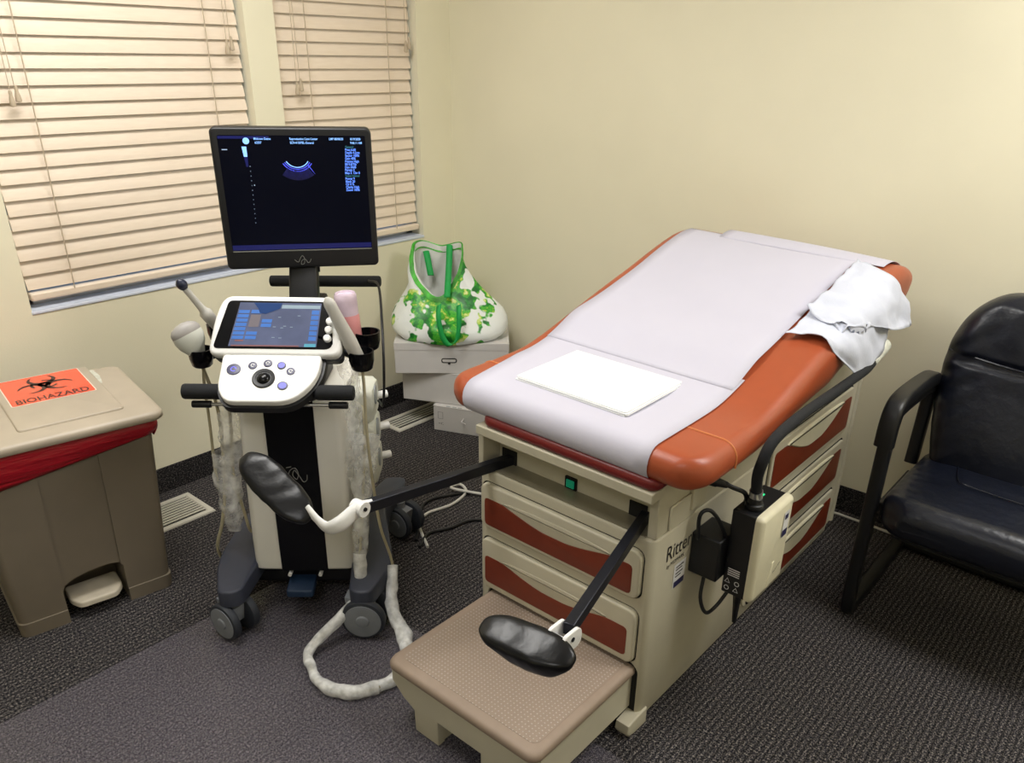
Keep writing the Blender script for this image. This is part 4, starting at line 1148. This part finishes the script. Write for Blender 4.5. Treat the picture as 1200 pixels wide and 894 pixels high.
# convex probe in the left holder
r = probe_root('ultrasound_probe', 'wide curved-face probe sitting in the lower left holder', -.203, -.14, .81)
m = MB()
A = Vector((-.203, -.14, .815)); B_ = Vector((-.226, -.158, .903))
m.loft(axis_rings(A, B_, [(0, .014), (.2, .018), (.38, .026), (.55, .035), (.75, .040), (.92, .039), (1.0, .037)], 24, (1.0, .60), (.55, -.80, .25)))
build('probe_body', m.xf(MM), M_probel, r)
m = MB()
d = (B_-A).normalized()
m.loft(axis_rings(A+d*.083, A+d*.114, [(0, .0392), (.3, .039), (.6, .033), (.85, .021), (1.0, .004)], 24, (1.0, .58), (.55, -.80, .25)))
build('probe_lens', m.xf(MM), M_lens, r)
m = MB().tube([ML(*p) for p in catmull([(-.203, -.14, .82), (-.205, -.135, .79), (-.198, -.11, .70), (-.197, -.10, .62), (-.205, -.10, .50), (-.215, -.10, .40), (-.238, -.10, .29), (-.268, -.09, .20), (-.275, -.05, .12)], 8)], .005, 8)
build('probe_cable', m, M_cable, r)
# crumpled clear sleeve round the left cables
def sleeve(path, r0, r1, seed, parent, n=22, name='plastic_sleeve', amp=.35, mt=None):
    P = catmull(path, 10); rings = []
    t0 = (P[1]-P[0]).normalized(); u_ = t0.cross(Vector((1, .3, .1))).normalized()
    for i, p in enumerate(P):
        t_ = (P[min(i+1, len(P)-1)]-P[max(0, i-1)]).normalized(); u_ = (u_-t_*u_.dot(t_)).normalized(); w_ = t_.cross(u_)
        f = i/(len(P)-1); rad = r0+(r1-r0)*f if not callable(r0) else r0(f)
        ring = []
        for k in range(n):
            a = 2*PI*k/n
            q = p+u_*cos(a)*rad+w_*sin(a)*rad
            nz = vnoise((q.x, q.y, q.z), 26, seed)*1.1 + vnoise((q.x, q.y, q.z), 70, seed)*.4
            ring.append(p+(u_*cos(a)+w_*sin(a))*rad*(1+amp*nz))
        rings.append(ring)
    return build(name, MB().loft(rings, False, False), mt or M_film, parent, ang=80)
sleeve([ML(-.160, -.12, .72), ML(-.165, -.115, .62), ML(-.175, -.11, .50), ML(-.185, -.105, .40)], lambda f: .018+.012*sin(PI*f), 0, 3, r)
sleeve([ML(-.205, -.11, .53), ML(-.207, -.105, .44), ML(-.200, -.10, .36), ML(-.205, -.10, .27)], lambda f: .020+.014*sin(PI*f), 0, 4, r)
m = MB().tube([ML(*p) for p in catmull([(-.155, -.12, .73), (-.165, -.115, .60), (-.180, -.11, .45), (-.17, -.10, .33), (-.165, -.09, .26), (-.17, -.02, .20)], 8)], .0045, 8)
build('probe_cable', m, M_cable, r)
# second cable hanging straight at the left
m = MB().tube([ML(*p) for p in catmull([(-.205, -.13, .80), (-.215, -.12, .74), (-.222, -.11, .62), (-.232, -.10, .48), (-.235, -.09, .40)], 8)], .004, 8)
build('probe_cable', m, M_cable, r)

# slim probe at the right with the bagged cable
r = probe_root('ultrasound_probe', 'long pale probe leaning left in the right-hand holder', .213, -.14, .80)
m = MB()
p0, p1 = Vector((.212, -.143, .812)), Vector((.142, -.170, 1.000))
m.loft(axis_rings(p0, p1, [(0, .014), (.06, .0165), (.30, .0185), (.34, .019), (.50, .0175), (.72, .0155), (.80, .0150), (.90, .0150), (.96, .012), (1, .004)], 22, (1.05, .8)))
build('probe_body', m.xf(MM), M_probe, r)
cab_path = [ML(.213, -.14, .80), ML(.215, -.145, .74), ML(.214, -.150, .62), ML(.222, -.160, .46), ML(.236, -.170, .32), ML(.262, -.155, .17)]
fl_ = [Vector(p) for p in [(-1.555, 1.235, .075), (-1.49, 1.215, .032), (-1.425, 1.175, .022), (-1.380, 1.10, .020), (-1.385, 1.035, .020), (-1.42, .980, .020), (-1.470, .950, .020), (-1.525, .944, .020), (-1.580, .962, .021), (-1.640, 1.005, .030)]]
up3 = [ML(.165, -.235, .12), ML(.175, -.185, .24), ML(.182, -.11, .40), ML(.185, -.02, .56), ML(.165, .06, .62)]
allp = cab_path + [p for p in fl_] + up3
m = MB().tube(catmull(allp, 8), .0042, 8); build('probe_cable', m, M_cable, r)
slv = [ML(.262, -.155, .175)] + fl_[:5]
sleeve(slv, lambda f: .015+.008*sin(PI*f), 0, 6, r, mt=M_film2)
sleeve(fl_[4:] + [up3[0], up3[1]], lambda f: .0165+.003*sin(8*f), 0, 7, r, amp=.22, mt=M_film2)
sleeve([up3[1], ML(.178, -.15, .34), ML(.186, -.09, .46), ML(.190, -.05, .56)], lambda f: .018+.022*f, 0, 8, r)
# loose clear bag hanging over the right side of the column
rows = []
for i in range(34):
    v_ = i/33; z = .80-.46*v_; row = []
    for j in range(22):
        u_ = j/21; vv = -.125+.20*u_*(1-.35*v_)
        off = .153+.018*sin(PI*u_)+.022*vnoise((vv*24, z*16, 0), 1, 5)+.010*vnoise((vv*60, z*44, 0), 1, 6)
        row.append(ML(off, vv, z+.012*vnoise((vv*20, 0, z*3), 1, 8)))
    rows.append(row)
build('plastic_bag', MB().grid(rows), M_film, r, ang=80)

g = probe_root('gel_bottle', 'pink and clear gel bottle upside down in the rear right holder', .212, -.03, .825, 'bottle', None)
def rp(prof, M_): 
    m = MB(); m.lathe(prof, Matrix.Translation((.212, -.03, 0)) @ Matrix.Rotation(math.radians(-3), 4, 'Y'), 28); return m.xf(MM)
build('bottle_body', rp([(.012, .828), (.028, .838), (.0315, .850), (.0312, .905), (.0298, .915)], 0), M_gel, g)
build('bottle_top', rp([(.0296, .915), (.0300, .955), (.0298, .968), (.0265, .974), (.024, .9735), (.022, .969), (.001, .968)], 0), M_gelcap, g)

# ------------------------------------------------------------------ biohazard bin
BO = Vector((-2.32, .509, 0)); BA = math.radians(80.4)
BM = Matrix.Translation(BO) @ Matrix.Rotation(BA, 4, 'Z')       # x' along the front (to the right), y' towards the wall
BN = thing('waste_bin', 'taupe step-on waste bin with biohazard label on its lid', 'waste bin', BM @ Vector((.207, .17, 0)), BA)
def bb(name, mb, m, p=None, **k): return build(name, mb.xf(BM), m, p or BN, **k)
def bnr(z, ex):
    f = (z)/.58
    x0, x1 = 0-.030*f-ex, .414+.031*f+ex; y0, y1 = -.028*f-ex, .30+.05*f+ex
    return [(a, b_, z) for a, b_ in rr((x1-x0)/2, (y1-y0)/2, .025, 4, (x0+x1)/2, (y0+y1)/2)]
body = MB().loft([bnr(0, .004), bnr(.045, .004), bnr(.046, 0), bnr(.30, 0), bnr(.592, 0)])
bo = bb('bin_body', body, M_binb)
def cutter(poly, d0, d1):
    c = MB().prism(poly, lambda a, c_, d: (a, d, c_), d0, d1); c.xf(BM); return c
arch = [(.122, -.02), (.290, -.02), (.290, .135), (.280, .146), (.25, .152), (.20, .150), (.155, .140), (.128, .124), (.122, .112)]
bool_cut(bo, cutter(arch, -.06, .13))
# recessed centre panel of the front
vs = []
c = MB()
c.add([(.128, -.0062, .118), (.284, -.0062, .118), (.290, -.030, .60), (.135, -.030, .60),
       (.128, -.030, .118), (.284, -.030, .118), (.290, -.06, .60), (.135, -.06, .60)],
      [(0,1,2,3),(4,7,6,5),(0,4,5,1),(1,5,6,2),(2,6,7,3),(3,7,4,0)])
c.v = [(a, b_ + .0055 if i < 4 else b_, z) for i, (a, b_, z) in enumerate(c.v)]
c.xf(BM); bool_cut(bo, c)
pd = MB().prism(rtrap([(.135, .020), (.155, -.016), (.255, -.018), (.280, .016), (.28, .085), (.135, .085)], .014), lambda a, b_, d: (a, b_, d + (b_*.10)), .044, .062, .006)
bb('bin_pedal', pd, M_pedalw)
# lid
def lring(ins, z): return [(a, b_, z) for a, b_ in rr(.268-ins, .230-ins, .035, 6, .207, .166)]
ld = MB().loft([lring(.014, .590), lring(.004, .591), lring(.0, .595), lring(.0, .609), lring(.003, .615), lring(.014, .619), lring(.05, .622), lring(.11, .623)])
lid = bb('bin_lid', ld, M_binl, ang=60)
pl_ = MB().prism(rr(.132, .200, .012, 4, .255, .200), lambda a, b_, d: (a, b_, d), .612, .6285, .005)
bb('lid_panel', pl_, M_binl, lid)
FL = lambda a, b_, z=.6292: (a, b_, z)
m = MB(); poly_flat(m, rr(.110, .112, .006, 3, .252, .285), lambda a, b_: FL(a, b_, .6289)); bb('sticker_border', m, M_stickw, lid, smooth=False)
m = MB(); poly_flat(m, rr(.107, .109, .005, 3, .252, .285), FL); stk = bb('biohazard_sticker', m, M_stick, lid, smooth=False)
tx = text_mb('BIOHAZARD', .048, lambda a, c_: FL(.252+a, .185+c_, .6296), align='CENTER', sx=.70, bold=.0006); bb('sticker_lettering', tx, M_ink, lid, smooth=False)
m = MB(); cx, cy, S_ = .252, .309, .034
def arcband(cx, cy, r0, r1, a0, a1, taper=False, n=22):
    for k in range(n):
        t0, t1 = k/n, (k+1)/n
        A0, A1 = math.radians(a0+(a1-a0)*t0), math.radians(a0+(a1-a0)*t1)
        def ri(t_): 
            if not taper: return r0
            return r1-(r1-r0)*sin(PI*t_)**.7 if True else r0
        m.add([FL(cx+ri(t0)*cos(A0), cy+ri(t0)*sin(A0), .6296), FL(cx+ri(t1)*cos(A1), cy+ri(t1)*sin(A1), .6296), FL(cx+r1*cos(A1), cy+r1*sin(A1), .6296), FL(cx+r1*cos(A0), cy+r1*sin(A0), .6296)], [(0,1,2,3)])
for k in range(3):
    a = 90+120*k; px, py = cx+S_*1.18*cos(math.radians(a)), cy+S_*1.18*sin(math.radians(a))
    arcband(px, py, S_*.66, S_*1.12, a+32, a+328, True)
    arcband(cx, cy, S_*.86, S_*1.08, a-62+120, a-58+180-2)
arcband(cx, cy, S_*.16, S_*.52, 0, 359.9)
bb('biohazard_symbol', m, M_ink, lid, smooth=False)
m = MB(); poly_flat(m, [(.372, .245), (.392, .235), (.402, .300), (.398, .365), (.378, .372), (.370, .320)], lambda a, b_: FL(a, b_, .6236)); bb('tape_residue', m, M_flap, lid, smooth=False)
# red liner hanging out under the lid
rings = []
for i, z in enumerate(np.linspace(0, 1, 14)):
    ring = []
    zz0 = .590
    base = rr(.242, .195, .035, 10, .207, .163)
    N_ = len(base)
    for k, (a, b_) in enumerate(base):
        droop = .088 + .022*sin(a*9+1.0)+.012*vnoise((a*8, b_*8, 0), 1, 2)
        if b_ < 0: droop -= .018*max(0, min(1, (a-.34)/.12))
        zz = zz0 - droop*z
        f = zz/.58
        bul = .016*sin(PI*min(1,z*.9+.1))+.006*vnoise((a*12, b_*12, zz*22), 1, 3)
        nx, ny = a-.207, b_-.163; ln = math.hypot(nx, ny); nx /= ln; ny /= ln
        sc_k = 1.012 - .008*z
        ring.append((.207+(a-.207)*sc_k+nx*bul, .163+(b_-.163)*sc_k+ny*bul, zz))
    rings.append(ring)
lin_ = MB().loft(rings, False, False)
lin_.xf(BM)
tag(build('bin_liner', lin_, M_red, ang=80, solid=.0015), 'red plastic liner bag drooping below the waste bin lid', 'bin liner')

# ------------------------------------------------------------------ cartons and tote bag in the corner
def carton(ox, oy, ang, L_, D_, z0, z1, label, lidline=None, slot=None, open_slot=False, print_=False):
    Mx = Matrix.Translation((ox, oy, z0)) @ Matrix.Rotation(math.radians(ang), 4, 'Z')
    root = thing('carton', label, 'box', (ox, oy, z0), math.radians(ang), 'white cartons in the corner')
    H = z1-z0
    build('carton_body', MB().box(0, L_, 0, D_, 0, H).xf(Mx), M_carton, root, bevel=.003)
    fl_ = MB().box(-.001, L_+.001, -.001, D_+.001, H-.0015, H+.0005); 
    if lidline: fl_.box(-.0012, L_+.0012, -.0016, .0, H-lidline, H-.001)
    build('carton_lid', fl_.xf(Mx), M_carton, root, smooth=False)
    if slot:
        m = MB(); cx, cz, w_, h_ = slot
        o_ = rr(w_, h_, h_*.9, 5, cx, cz); i_ = rr(w_-.004, h_-.004, h_*.8, 5, cx, cz)
        m.loft([[(a, -.0018, c_) for a, c_ in o_], [(a, -.0018, c_) for a, c_ in i_]], False, False)
        m.loft([[(cx+.006*cos(2*PI*k/10), -.0019, cz-h_-.003+.005*sin(2*PI*k/10)) for k in range(10)], [(cx+.0005*cos(2*PI*k/10), -.0019, cz-h_-.003) for k in range(10)]], False, False)
        build('hand_hole', m.xf(Mx), M_ink2, root, smooth=False)
    if print_:
        m = MB()
        for a0, c0, a1, c1 in ((.022, .060, .046, .061), (.022, .092, .046, .093), (.022, .060, .0232, .093), (.0448, .060, .046, .093), (.024, .036, .034, .038), (.037, .032, .039, .042), (.041, .041, .047, .0425), (.043, .031, .048, .0325)):
            m.add([(a0, -.0015, c0), (a1, -.0015, c0), (a1, -.0015, c1), (a0, -.0015, c1)], [(0,1,2,3)])
        build('carton_print', m.xf(Mx), M_ink2, root, smooth=False)
        m = MB().cyl((.145, -.0015, .075), (.145, -.03, .072), .003, 8); m.cyl((.145, -.03, .072), (.165, -.03, .066), .003, 8); build('loose_tape', m.xf(Mx), M_carton, root)
        m = MB()
        for a in (.06, .09, .115): m.box(a, a+.018, .004, .012, H, H+.0012)
        build('carton_tear', m.xf(Mx), M_portg, root, smooth=False)
    return root
carton(-2.485, 2.277, 23, .33, .26, .0, .120, 'low white carton on the carpet at the foot of the stack', print_=True)
carton(-2.635, 2.235, 26, .44, .28, .1215, .268, 'middle white carton of the corner stack, under the topmost one', slot=(.345, .082, .045, .012))
carton(-2.605, 2.172, 43, .495, .305, .2695, .409, 'topmost white carton of the corner stack, under the green bag', lidline=.03, slot=(.235, .062, .034, .011))

GA = math.radians(43); GO = Vector((-2.467, 2.372, .411))
GM = Matrix.Translation(GO) @ Matrix.Rotation(GA, 4, 'Z')
GB = thing('tote_bag', 'green leaf print and white shopping bag slumped on the top carton', 'bag', GM @ Vector((0, .10, 0)), GA)
def bag_ring(t_, inner=0.0):
    """t 0 bottom .. 1 rim"""
    ring = []; n = 64
    for k in range(n):
        a = 2*PI*k/n; ca, sa = cos(a), sin(a)
        tt_ = [0, .06, .14, .26, .38, .50, .62, .80, 1.0]; hh_ = [.215, .250, .262, .246, .205, .165, .138, .118, .110]
        hw = float(np.interp(t_, tt_, hh_))
        hd = .112-.038*t_
        p = 2.6-.9*t_
        x = hw*(abs(ca)**(2/p))*(1 if ca > 0 else -1)
        y = hd*(abs(sa)**(2/p))*(1 if sa > 0 else -1)
        front = max(0, -sa)**1.3
        # back rim stands tall and leans left, front rim hangs low
        zmax = .375 - .215*front + .012*sin(3*a+.6)
        z = zmax*(t_**.92)
        x += -.058*min(1, t_*1.3)**2
        yc = .066+.06*t_
        y -= .048*front*(.45+.55*sin(PI*min(1, t_*1.6))) if t_ < .62 else .048*front*.45*(1-t_)/.38       # belly over the carton edge
        nz = .014*vnoise((x*9, y*9, z*9), 1, 4)*min(1, t_*4)+.006*vnoise((x*26, y*26, z*26), 1, 5)*min(1, t_*4)
        if yc+y < -.060: z -= min(.030, (-.060-yc-y)*.9)*max(0, 1-t_*3)
        x *= (1-inner*1.6); y *= (1-inner*2.5)
        ring.append((x+ca*nz, yc+y+sa*nz, z+.0015+inner*.08*(1-t_)))
    return ring
ts = [0, .02, .06, .12, .2, .28, .36, .45, .55, .65, .75, .85, .93, 1.0]
build('bag_body', MB().loft([bag_ring(t_) for t_ in ts], True, False).xf(GM), M_bag, GB, ang=80)
build('bag_lining', MB().loft([bag_ring(t_, .045) for t_ in ts[3:]], True, False).xf(GM), M_bagin, GB, ang=80)
rim = [Vector(p) for p in bag_ring(1.0)]; rim2 = [Vector(p) for p in bag_ring(.90)]; rim3 = [Vector(p) for p in bag_ring(.92, .055)]
m = MB()
def orow(r_, k): return [p+Vector((cos(2*PI*i/64)*k, sin(2*PI*i/64)*k, 0)) for i, p in enumerate(r_)]
m.loft([orow(rim2, .003), orow(rim, .003), [p+Vector((0, 0, .004)) for p in rim], rim3], False, False)
build('bag_hem', m.xf(GM), M_hem, GB, ang=80)
def strap(path, wv, w_=.0135):
    P = catmull(path, 8); rows = []
    for i, p in enumerate(P):
        d_ = Vector(wv)
        rows.append([p-d_*w_, p+d_*w_])
    return MB().grid(rows)
# back handles hang inside the bag, front handles loop down the outside
m = strap([(-.105, .178, .345), (-.100, .160, .335), (-.090, .135, .29), (-.082, .120, .25)], (1, .1, 0)); build('bag_handle', m.xf(GM), M_strap, GB, solid=.002)
m = strap([(.000, .188, .372), (.000, .165, .368), (-.002, .120, .30), (-.005, .070, .24), (-.008, .010, .185)], (1, .05, 0)); build('bag_handle', m.xf(GM), M_strap, GB, solid=.002)
fy = -.098
m = strap([(-.038, fy+.03, .175), (-.040, fy-.002, .14), (-.034, fy-.012, .09), (-.020, fy-.014, .04), (.004, fy-.014, .012), (.032, fy-.014, .030), (.044, fy-.012, .08), (.046, fy+.0, .14), (.044, fy+.03, .175)], (.75, 0, .45))
build('bag_handle', m.xf(GM), M_strap, GB, solid=.002)
# ------------------------------------------------------------------ guest chair
CH = thing('guest_chair', 'black leather guest chair with padded arms beside the exam table', 'chair', (-.215, 2.45, 0))
xm = -.215
def mir(f): return [f(-1), f(1)]
def rrs(w_, h_, r_, n, m):
    """rounded rectangle with extra points along the two long edges"""
    base = rr(w_, h_, r_, n); out = []
    for i, p in enumerate(base):
        out.append(p); q = base[(i+1) % len(base)]
        if abs(p[0]-q[0]) > w_*.5:
            for k in range(1, m): out.append((p[0]+(q[0]-p[0])*k/m, p[1]+(q[1]-p[1])*k/m))
    return out
def seat_pt():
    rings = []
    y0, y1 = 2.160, 2.66; hw = .312
    st = [0, .02, .08, .2, .4, .7, 1]
    ys = [y0+.05*(1-cos(PI/2*k/6)) for k in range(7)] + list(np.linspace(y0+.07, y1-.04, 26)) + [y1-.04*(1-cos(PI/2*k/4)) for k in range(4, -1, -1)]
    for y in ys:
        d0 = min(1, (y-y0)/.05); d1 = min(1, (y1-y)/.04)
        e = math.sqrt(max(0.0, 1-(1-min(d0, d1))**2))
        rc = .10; dd = min(rc, y-y0)
        ww = hw - rc + math.sqrt(max(0, rc*rc-(rc-dd)**2)) * 1.0
        ww = hw-.035+.035*min(1, (y-y0)/.12) if False else max(ww, hw-.06)
        h_ = max(.006, .058*e)
        zc = .398 + .006*sin(PI*(y-y0)/(y1-y0)) - .02*(y-y0)
        ring = []
        for a, c_ in rrs(ww*(.94+.06*e), h_, min(.045, h_*.95), 6, 24):
            crown = .016*(1-(a/ww)**2) if c_ > 0 else 0
            ed_ = max(0, (abs(a)/ww-.70)/.30)
            if c_ > 0: crown += .0030*ed_*sin(y*150+3*sin(a*20)) + .004*vnoise((a*7, y*7, 0), 1, 2) - .007*math.exp(-((y-2.40)/.03)**2)*max(0, 1-(abs(a)/.2)**4)
            ring.append((xm+a, y, zc+c_+crown))
        rings.append(ring)
    return MB().loft(rings)
build('seat', seat_pt(), M_leather, CH, sub=1, ang=70)
def sm_pts():
    m = MB()
    m.tube(catmull([(xm-.20, 2.60, .462), (xm-.16, 2.42, .4735), (xm-.10, 2.385, .4765), (xm+.12, 2.385, .476), (xm+.2, 2.45, .470)], 8), .0022, 6)
    return m
build('seat_seam', sm_pts(), M_leather, CH)
bk = []
n = 70
for i in range(n+1):
    t_ = i/n; z = .43+.560*t_
    yc = 2.585+.115*t_**1.1
    # outline: waist, wide, rounded top
    if t_ < .55: hw = .280+.045*sin(PI/2*t_/.55)
    else: hw = .325
    top = (1-t_)/.42
    if top < 1: hw *= (1-(1-top)**2.3)**.5*.62+.38 if top > 0 else .38
    if t_ > .985: hw *= .9
    th = .058*max(.10, min(1, (1-t_)/.07))**.5*max(.3, min(1, t_/.05+.3))*(1+.18*sin(PI*min(1, t_*2))*1)
    if t_ > .62: th *= 1.0+.10*sin(PI*(t_-.62)/.38)
    if abs(t_-.62) < .03: th *= .86
    ring = []
    for a, c_ in rrs(hw, th, th*.95, 7, 26):
        y = yc+c_ - .02*(1-(a/.33)**2)
        if c_ < 0:
            ed_ = max(0, (abs(a)/hw-.45)/.55); up_k = max(0, (t_-.60)/.40)
            # gathers that fan out from the headrest and the side seams
            y -= .0042*ed_*sin(z*95+abs(a)*60+2*sin(a*9)) * (.4+.6*math.exp(-((t_-.55)/.25)**2))
            if t_ > .64: y -= .0055*up_k**.5*sin(a*46+1.5*sin(z*16))*max(0, min(1, (t_-.64)/.1))*(1-.4*up_k)
            y -= .004*vnoise((a*8, z*8, 0), 1, 4)
        ring.append((xm+a, y, z))
    bk.append(ring)
build('backrest', MB().loft(bk), M_leather, CH, sub=1, ang=70)
build('back_seam', MB().tube(catmull([(xm-.315, 2.618, .79), (xm-.15, 2.580, .786), (xm, 2.572, .783), (xm+.15, 2.580, .786), (xm+.315, 2.618, .79)], 8), .003, 6), M_leather, CH)
def rect_tube(path, hw, hh, side=(1, 0, 0)):
    P = [Vector(p) for p in path]; rings = []
    sd = Vector(side)
    for i, p in enumerate(P):
        t_ = (P[min(i+1, len(P)-1)]-P[max(i-1, 0)]).normalized(); u_ = t_.cross(sd).normalized()
        rings.append([p+sd*a+u_*c_ for a, c_ in rr(hw, hh, min(hw, hh)*.6, 3)])
    return MB().loft(rings)
for s in (-1, 1):
    x = xm+s*.338
    fp = [(x, 2.23, .03), (x, 2.232, .20), (x, 2.236, .45), (x, 2.24, .60)]
    fr = build('side_frame', rect_tube(catmull([(x, 2.75, .018), (x, 2.50, .018), (x, 2.27, .018), (x, 2.236, .04)] + fp[1:] + [(x, 2.252, .665), (x, 2.30, .690), (x, 2.48, .684), (x, 2.59, .672), (x, 2.615, .64), (x, 2.61, .50), (x, 2.60, .40)], 6), .019, .023), M_chairp, CH)
    ar = rect_tube(catmull([(x, 2.222, .595), (x, 2.226, .655), (x, 2.246, .700), (x, 2.30, .716), (x, 2.42, .714), (x, 2.54, .705), (x, 2.60, .694)], 7), .027, .021)
    build('armrest', ar, M_chairp, CH, ang=60)
    build('back_upright', rect_tube([(x-s*.10, 2.62, .40), (x-s*.10, 2.68, .66), (x-s*.12, 2.71, .80)], .012, .016), M_chairp, CH)
    build('seat_bracket', MB().box(min(x, x-s*.07), max(x, x-s*.07), 2.30, 2.58, .35, .378), M_chairp, CH, bevel=.004)
build('seat_pan', MB().box(xm-.26, xm+.26, 2.21, 2.64, .325, .345), M_chairp, CH, bevel=.006)
build('floor_bar', rect_tube([(xm-.338, 2.745, .02), (xm+.338, 2.745, .02)], .018, .014, (0, 1, 0)), M_chairp, CH)

# ------------------------------------------------------------------ loose cables
def cord(pts, r, m, label, name='power_cord'):
    return tag(build(name, MB().tube(catmull(pts, 10), r, 8), m), label, 'cable')
z = .0055
cord([(-1.80, 1.60, z), (-1.93, 1.68, z), (-1.965, 1.752, z), (-1.945, 1.86, z), (-1.97, 1.96, z), (-2.015, 1.975, .018), (-2.02, 1.93, .02), (-1.95, 1.955, .018), (-1.80, 2.04, z), (-1.62, 2.06, z), (-1.45, 2.1, z)], .0055, M_wcable, 'white cable looped on the carpet behind the ultrasound cart')
cord([(-1.86, 1.60, .006), (-2.02, 1.78, .006), (-2.00, 1.90, .006), (-1.90, 2.02, .006), (-1.65, 2.15, .006), (-1.45, 2.3, .006)], .006, M_black, 'black power cable passing under the white one behind the cart')
cord([(-1.82, 1.58, .006), (-1.86, 1.66, .006), (-1.83, 1.735, .006), (-1.80, 1.84, .006), (-1.66, 1.90, .006), (-1.45, 1.95, .006)], .006, M_black, 'black power cable on the carpet nearest the exam table front')
cord([(-1.2, 2.80, z), (-.9, 2.79, z), (-.80, 2.80, z), (-.67, 2.80, z), (-.55, 2.80, z), (-.36, 2.815, z), (-.17, 2.84, z), (.1, 2.85, z), (.6, 2.86, z)], .0050, M_wcable, 'thin white cable along the back wall baseboard behind the chair')

# ------------------------------------------------------------------ light, world, camera
def area(name, loc, size, sy, power, col, target=None, spread=180):
    l = bpy.data.lights.new(name, 'AREA'); l.shape = 'RECTANGLE'; l.size = size; l.size_y = sy; l.energy = power; l.color = col
    l.spread = math.radians(spread)
    o = bpy.data.objects.new(name, l); COL.objects.link(o); o.location = loc
    if target: o.rotation_euler = (Vector(target)-Vector(loc)).to_track_quat('-Z', 'Y').to_euler()
    return o
area('overhead_area_light', (.35, 2.15, 2.46), 1.2, .6, 37, (1.0, .985, .96))
area('overhead_area_light', (-1.85, .95, 2.46), .6, 1.2, 35, (1.0, .98, .945))
area('overhead_area_light', (-.2, -.7, 2.46), 1.2, .6, 15, (1.0, .985, .97))  # weak fill added behind the camera to brighten front faces

wd = bpy.data.worlds.new('daylight'); SC.world = wd; wd.use_nodes = True
nt = wd.node_tree; bg = nt.nodes['Background']
sky = nt.nodes.new('ShaderNodeTexSky'); sky.sky_type = 'HOSEK_WILKIE'; sky.turbidity = 3.5; sky.sun_direction = (0.6, 0.3, 0.75)
nt.links.new(sky.outputs[0], bg.inputs['Color']); bg.inputs['Strength'].default_value = 2.5

YAW, PIT, ROL, F, PX, PY = -6.67607185e-01, 4.54990978e-01, 3.57365197e-02, 953.507, 648.325, 514.556
fw = Vector((sin(YAW)*cos(PIT), cos(YAW)*cos(PIT), -sin(PIT)))
r0 = Vector((cos(YAW), -sin(YAW), 0)); u0 = r0.cross(fw)
rv = r0*cos(ROL)+u0*sin(ROL); uv = -r0*sin(ROL)+u0*cos(ROL)
cam = bpy.data.cameras.new('camera'); co = bpy.data.objects.new('camera', cam); COL.objects.link(co)
co.matrix_world = Matrix(((rv.x, uv.x, -fw.x, 0), (rv.y, uv.y, -fw.y, 0), (rv.z, uv.z, -fw.z, 1.6), (0, 0, 0, 1)))
cam.sensor_width = 36; cam.sensor_fit = 'HORIZONTAL'; cam.lens = F/1200*36
cam.shift_x = -(PX-600)/1200; cam.shift_y = (PY-447)/1200; cam.clip_start = .05
SC.camera = co
SC.view_settings.view_transform = 'Standard'
SC.view_settings.look = 'None'
SC.view_settings.exposure = 0.0
